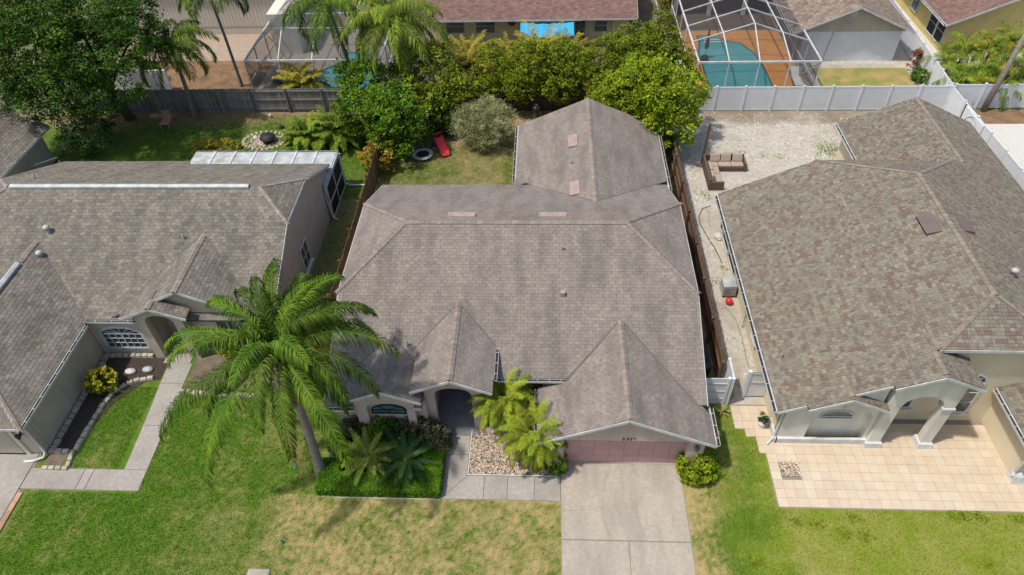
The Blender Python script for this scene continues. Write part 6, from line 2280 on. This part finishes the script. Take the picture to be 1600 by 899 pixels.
# shrubs under the front window
for i, (px_, py_, r_, hh, lm, lab) in enumerate((
        (552, 664, .6, 1.15, 'burgundy', 'reddish mixed shrub at the left end of the row under the front window'),
        (588, 660, .6, 1.25, 'bush', 'bright green shrub in the row under the front window'),
        (618, 668, .7, 1.2, 'oak_dark', 'dark green shrub in the middle of the row under the front window'),
        (650, 666, .6, 1.2, 'burgundy', 'reddish mixed shrub right of the dark one under the front window'),
        (680, 678, .55, 1.0, 'burgundy', 'reddish mixed shrub beside the porch pier'),
        (645, 694, .45, .55, 'burgundy', 'low reddish shrub in front of the row by the dark sago'),
        (530, 690, .5, .7, 'oak_dark', 'dark low shrub at the left end of the bed behind the hedge'))):
    c = at(px_, py_, hh * .7)
    shrub('shrub', (c.x, c.y, 0), [(c.x, c.y, hh * .55, r_, r_ * .85, hh * .45), (c.x + .3, c.y - .15, hh * .45, r_ * .6, r_ * .6, hh * .35)], 3200, .12, lm, lab, clump=.16)
c = at(1088, 728, .6)
shrub('round_bush', (c.x, c.y, 0), [(c.x, c.y, .62, .66, .6, .55), (c.x, c.y, .35, .66, .6, .3)], 6500, .105, 'lime', 'round clipped yellow-green bush right of the garage door', 'bush', clump=.13, shell=.6)
c = at(1110, 735, .5)
shrub('small_bush', (c.x, c.y, 0), [(c.x, c.y, .45, .3, .25, .3)], 500, .1, 'lime', 'small yellow-green bush leaning out of the round bush by the garage', 'bush')
c = at(869, 722, .5)
shrub('small_bush', (c.x, c.y, 0), [(c.x, c.y, .5, .45, .5, .45)], 2600, .1, 'bush', 'green bush at the garage end of the pebble bed', 'bush', clump=.1)
c = at(157, 594, .6)
shrub('round_bush', (c.x, c.y, 0), [(c.x, c.y, .6, .62, .55, .5)], 2300, .12, 'yellowbush', 'golden yellow bush in the dark bed by the left garage wall', 'bush', clump=.13, shell=.6)
crown('lower_leaves', [(c.x - .05, c.y + .05, .35, .68, .6, .32)], 1100, .12, LM['oak'], bpy.data.objects['round_bush.001'], .14, .5)
c = at(356, 540, .7)
shrub('tall_shrub', (c.x, c.y, 0), [(c.x, c.y, .9, .5, .45, .8)], 1400, .14, 'lime', 'yellow-green shrub at the wall right of the left porch', 'shrub', clump=.15)
c = at(340, 606, .3)
shrub('low_shrub', (c.x, c.y, 0), [(c.x, c.y, .25, .5, .3, .22)], 500, .1, 'oak', 'low green plant in the bed right of the left walk', 'shrub')


def spiky(px_, py_, n, L, lm, label, z=.1, group=None):
    c = at(px_, py_)
    t = thing('agave', c, label, 'plant', group)
    for k in range(n):
        a = k * 2.4
        e = math.radians(rng.uniform(20, 75))
        d = Vector((math.cos(a) * math.cos(e), math.sin(a) * math.cos(e), math.sin(e)))
        s = Vector((-math.sin(a), math.cos(a), 0))
        p0, p1, p2 = c + Vector((0, 0, z)), c + d * L * .55 + Vector((0, 0, z)), c + d * L + Vector((0, 0, z - .12 * L))
        mb = MB()
        mb.poly([p0 - s * .02, p0 + s * .02, p1 + s * .03, p1 - s * .03], rng.random())
        mb.poly([p1 - s * .03, p1 + s * .03, p2], rng.random())
        mb.build('leaf', LM[lm], t, tint=True)


spiky(1110, 622, 16, .55, 'agave', 'spiky pale plant against the small white gate', .5)
spiky(1140, 622, 12, .4, 'agave', 'spiky pale plant in the shade right of the small white gate', .1)
spiky(1127, 645, 14, .45, 'agave', 'spiky pale plant on the lawn below the small white gate', .08)
spiky(1124, 604, 8, .2, 'agave', 'tiny spiky plant on the rail of the small white gate', .5)
spiky(545, 738, 12, .4, 'agave', 'small variegated plant between hedge and yellow-green sago', .1)

# ------------------------------------------------------------------ trees and palms at the back
W = lambda px_, py_, z: at(px_, py_, z)


def blob(px_, py_, z, rx, ry, rz):
    c = at(px_, py_, z)
    return (c.x, c.y, z, rx, ry, rz)


tree('oak_tree', (-29.1, 42.2, 0), [blob(60, 60, 7, 3.2, 3, 2.2), blob(150, 70, 7, 2.8, 2.8, 2.2), blob(95, 125, 5.2, 2.6, 2.6, 1.8), blob(170, 130, 5.0, 2.2, 2.2, 1.5), blob(20, 110, 5.6, 2.6, 2.6, 1.8), blob(205, 60, 6.2, 2.0, 2.0, 1.7), blob(110, 20, 8, 3.2, 3, 2), blob(25, 20, 8, 3, 3, 2), blob(190, 20, 7.5, 2, 2, 1.6)],
     48000, .2, 'oak', 'large spreading dark green oak in the upper left corner', r0=.3, clump=.55, shell=.35, nclump=900)
tree('shade_tree', (-30.0, 38.5, 0), [blob(130, 205, 1.8, 1.5, 1.3, 1.5), blob(150, 160, 2.6, 1.5, 1.5, 1.5), blob(60, 160, 3.4, 1.8, 1.6, 1.2)], 9000, .17, 'oak_dark', 'dark round tree under the oak beside the left back lawn', r0=.12, clump=.4)
palm('queen_palm', at(305, 182), at(268, 78, 5.0), 'queen palm growing in front of the grey rear fence at upper left', ring_fronds(22, 3.2, (76, 0), (105, 125)), r=(.15, .11), nl=64, ll=.85, lw=.024, hang=1.0, twist=.6, lm='palm_dark', dead=2)
palm('queen_palm', at(378, 135), at(325, -12, 6.9), 'slender tall palm with thin trunk before the grey rear house', ring_fronds(18, 2.9, (65, 0), (105, 125)), r=(.11, .09), nl=60, ll=.8, lw=.024, hang=1.0, twist=.6)
palm('queen_palm', at(640, 165), at(612, 40, 6.0), 'full queen palm above the green bushes behind the central back yard', ring_fronds(32, 4.2, (78, -8), (105, 128)), r=(.17, .13), nl=70, ll=.95, lw=.023, hang=1.0, twist=.6, dead=2, lm='palm_yel')
palm('queen_palm', (-13.3, 44.6, 0), at(512, 8, 7.2), 'queen palm leaning before the left screen cage', ring_fronds(16, 3.7, (62, -10), (105, 128), az0=40), r=(.15, .11), nl=70, ll=.95, lw=.023, hang=1.0, twist=.6)
for i, (px_, py_, z, L, lm, lab, n) in enumerate((
        (468, 120, 1.6, 1.7, 'areca', 'yellowing areca palm peeping over the grey rear fence', 20),
        (478, 208, 1.0, 1.6, 'palm_yel', 'left one of two low feathery palms behind the lanai roof', 26),
        (522, 198, 1.2, 1.7, 'palm_yel', 'right one of two low feathery palms behind the lanai roof', 28),
        (728, 78, 2.8, 1.9, 'areca', 'golden areca palm left of the white patio chair', 22),
        (800, 85, 2.4, 1.8, 'areca', 'golden areca palm right of the white patio chair', 22),
        (845, 62, 2.9, 1.9, 'areca', 'golden areca palm in front of the blue canopy', 22),
        (890, 75, 2.5, 1.7, 'areca', 'golden areca palm before the yellow house windows', 20))):
    c = at(px_, py_, z)
    palm('areca_palm', (c.x, c.y, 0), (c.x, c.y, z * .4), lab, ring_fronds(n + 14, z * .5 + L * .8, (86, 22), (60, 105)), r=(.09, .08), nl=48, ll=.5, lw=.022, lm=lm, shaft=False, cat='palm', hang=.45, plume=.35)
# dense areca clump at far right: several stems
t = thing('palm_clump', (29.6, 44.6, 0), 'dense yellow-green palm clump behind the white fence at far right', 'palm clump')
for px_, py_, z in ((1490, 85, 2.0), (1515, 60, 2.8), (1545, 95, 2.4), (1560, 55, 3.2), (1585, 85, 2.8), (1530, 120, 1.6), (1590, 45, 3.6), (1500, 125, 1.3), (1570, 125, 1.6), (1606, 110, 2.0)):
    c = at(px_, py_, z)
    MB().tube([(c.x, c.y, 0), (c.x, c.y, z * .7)], [.07, .05], 6).build('stem', MT['trunk'], t)
    for az, el, L, dr in ring_fronds(18, 1.8, (80, -10), (80, 110)):
        V, F, T = frond_mesh(L, math.radians(el), math.radians(dr), 30, .55, .02, .5, 1.0)
        put_frond(t, V, F, T, (c.x, c.y, z * .7), math.radians(az), LM['areca' if (az % 7) < 1.2 else 'palm_yel'])
tree('broadleaf_tree', at(590, 225), [blob(570, 130, 3.0, 1.6, 1.5, 1.3), blob(610, 175, 2.8, 1.6, 1.4, 1.4), blob(560, 175, 2.4, 1.2, 1.2, 1.2), blob(615, 220, 1.6, 1.3, 1.1, 1.0), blob(640, 190, 2.2, 1.1, 1.1, 1.1)], 22000, .19, 'bush',
     'bright green broadleaf tree at the rear corner between the two back yards', r0=.1, clump=.42, nclump=520)
shrub('flowering_shrub', at(592, 248), [blob(590, 245, .9, 1.0, 1.0, .9)], 1900, .16, 'croton', 'green shrub with orange flowers beside the fence left of the back lawn', clump=.2)
shrub('flowering_shrub', at(345, 228), [blob(340, 228, .4, 1.6, .5, .35), blob(325, 226, .4, .8, .4, .3)], 1600, .14, 'croton', 'low orange-flowered shrub behind the lanai roof', clump=.16)
tree('broadleaf_tree', at(700, 195), [blob(672, 110, 3.6, 1.7, 1.6, 1.4), blob(690, 140, 2.8, 1.5, 1.4, 1.3), blob(665, 165, 2.2, 1.2, 1.2, 1.1), blob(640, 100, 3.4, 1.2, 1.2, 1.1)], 12000, .2, 'olive',
     'loose olive-green tree with bare twigs left of the wispy shrub', r0=.08, clump=.42, nclump=320, bark='bark_pale')
# wispy shrub
t = thing('wispy_tree', at(757, 228), 'pale grey-green wispy shrub in the middle of the central back yard', 'shrub')
c0 = at(757, 228)
mb = MB()
P = []
for k in range(70):
    a, e = rng.uniform(0, 6.28), math.radians(rng.uniform(20, 85))
    L = rng.uniform(1.2, 2.5)
    d = Vector((math.cos(a) * math.cos(e), math.sin(a) * math.cos(e), math.sin(e)))
    p1, p2 = c0 + Vector((0, 0, .4)) + d * L * .5, c0 + Vector((0, 0, .4)) + d * L + Vector((0, 0, -.15))
    mb.tube([c0, p1, p2], [.025, .014, .006], 4, False)
    for q in range(4):
        e2 = p1.lerp(p2, rng.uniform(-.2, 1)) + Vector((rng.uniform(-.4, .4), rng.uniform(-.4, .4), rng.uniform(0, .35)))
        mb.tube([p1, e2], [.01, .004], 3, False)
mb.build('trunk', MT['bark_pale'], t)
crown('crown', [(c0.x, c0.y + .1, 1.5, 1.75, 1.5, 1.3), (c0.x - .9, c0.y, 1.9, 1.0, .9, .9), (c0.x + 1.0, c0.y + .3, 1.8, 1.0, .9, 1.0), (c0.x + .2, c0.y - .6, 1.2, 1.1, .8, .8), (c0.x + .1, c0.y + .5, 2.3, .9, .9, .7)], 22000, .13, LM['greygreen'], t, .3, .25, .1, .22, 500)
tree('hedge_tree', (-1.2, 43.8, 0), [blob(825, 105, 3.0, 1.4, 1.2, 1.5), blob(815, 130, 2.2, 1.2, 1.1, 1.2)], 13000, .15, 'olive', 'rounded dense tree left of the rear wing behind the brown fence', group='hedge trees', r0=.08, clump=.24, shell=.7)
tree('hedge_tree', (1.0, 43.6, 0), [blob(885, 105, 3.0, 1.4, 1.2, 1.5), blob(875, 130, 2.2, 1.2, 1.1, 1.2)], 13000, .15, 'olive', 'rounded dense tree directly behind the rear wing peak', group='hedge trees', r0=.08, clump=.24, shell=.7)
tree('hedge_tree', (3.6, 43.7, 0), [blob(955, 95, 3.4, 1.5, 1.3, 1.6), blob(950, 130, 2.4, 1.4, 1.2, 1.3)], 14000, .15, 'olive', 'rounded dense tree between the rear wing and the cone-shaped tree', group='hedge trees', r0=.08, clump=.24, shell=.7)
tree('conical_tree', (7.6, 44.3, 0), [blob(1033, 22, 6.3, .4, .4, 1.0), blob(1030, 42, 5.4, .8, .8, .9), blob(1030, 62, 4.6, 1.2, 1.1, 1.1), blob(1030, 85, 3.8, 1.7, 1.5, 1.2), blob(1030, 115, 2.6, 2.2, 1.7, 1.4), blob(985, 105, 3.2, 1.5, 1.3, 1.3)], 28000, .15, 'olive',
     'tall cone-shaped yellow-green tree behind the right rear corner', r0=.12, clump=.24, shell=.75)
tree('broadleaf_tree', (7.2, 39.3, 0), [blob(1000, 140, 3.8, 1.7, 1.6, 1.4), blob(1040, 165, 3.2, 1.7, 1.6, 1.4), blob(965, 150, 3.2, 1.3, 1.2, 1.1), blob(1075, 140, 3.2, 1.2, 1.2, 1.1), blob(1050, 200, 2.2, 1.4, 1.3, 1.1), blob(1010, 115, 4.2, 1.4, 1.3, 1.1)], 26000, .19, 'lime',
     'big glossy yellow-green tree beside the right side of the rear wing', r0=.14, clump=.4, nclump=650)
shrub('red_shrub', at(1432, 112), [blob(1432, 92, .9, .5, .5, .6)], 700, .16, 'redleaf', 'red-leaved shrub against the white fence by the dry lawn', clump=.15)
shrub('green_shrub', at(1440, 128), [blob(1440, 118, .5, .5, .7, .4)], 900, .16, 'bush', 'green shrub below the red-leaved one by the white fence', clump=.15)
shrub('banana_plant', at(225, 130), [blob(222, 105, 1.3, .8, .8, .9)], 160, .55, 'oak', 'broad-leaved plant beside the white wall under the oak', clump=.3, asp=.35)
# white garden wall glimpsed under the oak
tag(MB().box(-33.5, 46.0, 0, -27.6, 46.2, 1.6).build('garden_wall', MT['vinyl']), 'white garden wall glimpsed through the oak crown', 'wall')
# fallen dead frond and bare branch near the palm foot
V, F, T = frond_mesh(2.4, math.radians(4), math.radians(10), 30, .35, .012, .2, .3)
o = put_frond(None, V, F, T, at(452, 668, .9), math.radians(-62), MT['deadfrond'], 'hanging_dead_frond')
tag(o, 'dry brown frond hanging beside the trunk of the tall front palm', 'frond')

tree('hedge_tree', (-3.6, 44.3, 0), [blob(772, 110, 2.6, 1.3, 1.1, 1.3), blob(765, 135, 1.8, 1.2, 1.0, 1.0)], 9000, .15, 'olive', 'rounded dense tree behind the wispy shrub', group='hedge trees', r0=.08, clump=.26, shell=.6)
tree('hedge_tree', (5.2, 44.6, 0), [blob(992, 75, 4.0, 1.5, 1.3, 1.5), blob(985, 110, 2.8, 1.5, 1.3, 1.4)], 12000, .15, 'olive', 'rounded dense tree leaning against the cone-shaped tree', group='hedge trees', r0=.08, clump=.26, shell=.65)
shrub('vine_shrub', (-8.4, 42.2, 0), [blob(655, 190, 1.4, 1.2, .8, 1.2), blob(700, 185, 1.2, 1.2, .8, 1.0)], 4200, .17, 'oak', 'dark leafy vine covering the rear fence left of the wispy shrub', clump=.25)
# weeds on the shell yard
W_ = [(1195, 246), (1218, 246), (1140, 242), (1160, 238), (1100, 305), (1094, 300), (1108, 312), (1150, 420), (1120, 440), (1285, 232), (1300, 236), (1295, 228), (1310, 240), (1290, 240), (1130, 420)]
P = []
for q in W_:
    c = at(*q)
    k = 26 if q[0] < 1280 else 90
    P.append(np.stack([c.x + NR.normal(size=k) * (.18 if k < 50 else .4), c.y + NR.normal(size=k) * (.14 if k < 50 else .35), NR.uniform(.03, .1, k)], 1))
V, F, T = leaves_arrays(np.concatenate(P), .12, .4, .3)
tag(qmesh('weeds', V, F, T, LM['lime']), 'small tufts of green weeds in the pale shell yard', 'weeds', kind='stuff')
# coarse weed tufts on the right lawn
P = []
for q in ((1245, 817), (1275, 820), (1333, 810), (1493, 806), (1502, 809), (1530, 808), (1592, 812), (1350, 838), (1320, 835), (1545, 884), (1180, 880)):
    c = at(*q)
    P.append(np.stack([c.x + NR.normal(size=120) * .16, c.y + NR.normal(size=120) * .12, NR.uniform(.03, .08, 120)], 1))
V, F, T = leaves_arrays(np.concatenate(P), .09, .5, .35)
tag(qmesh('weeds', V, F, T, LM['lime']), 'darker green coarse weed tufts in the right front lawn', 'weeds', kind='stuff')
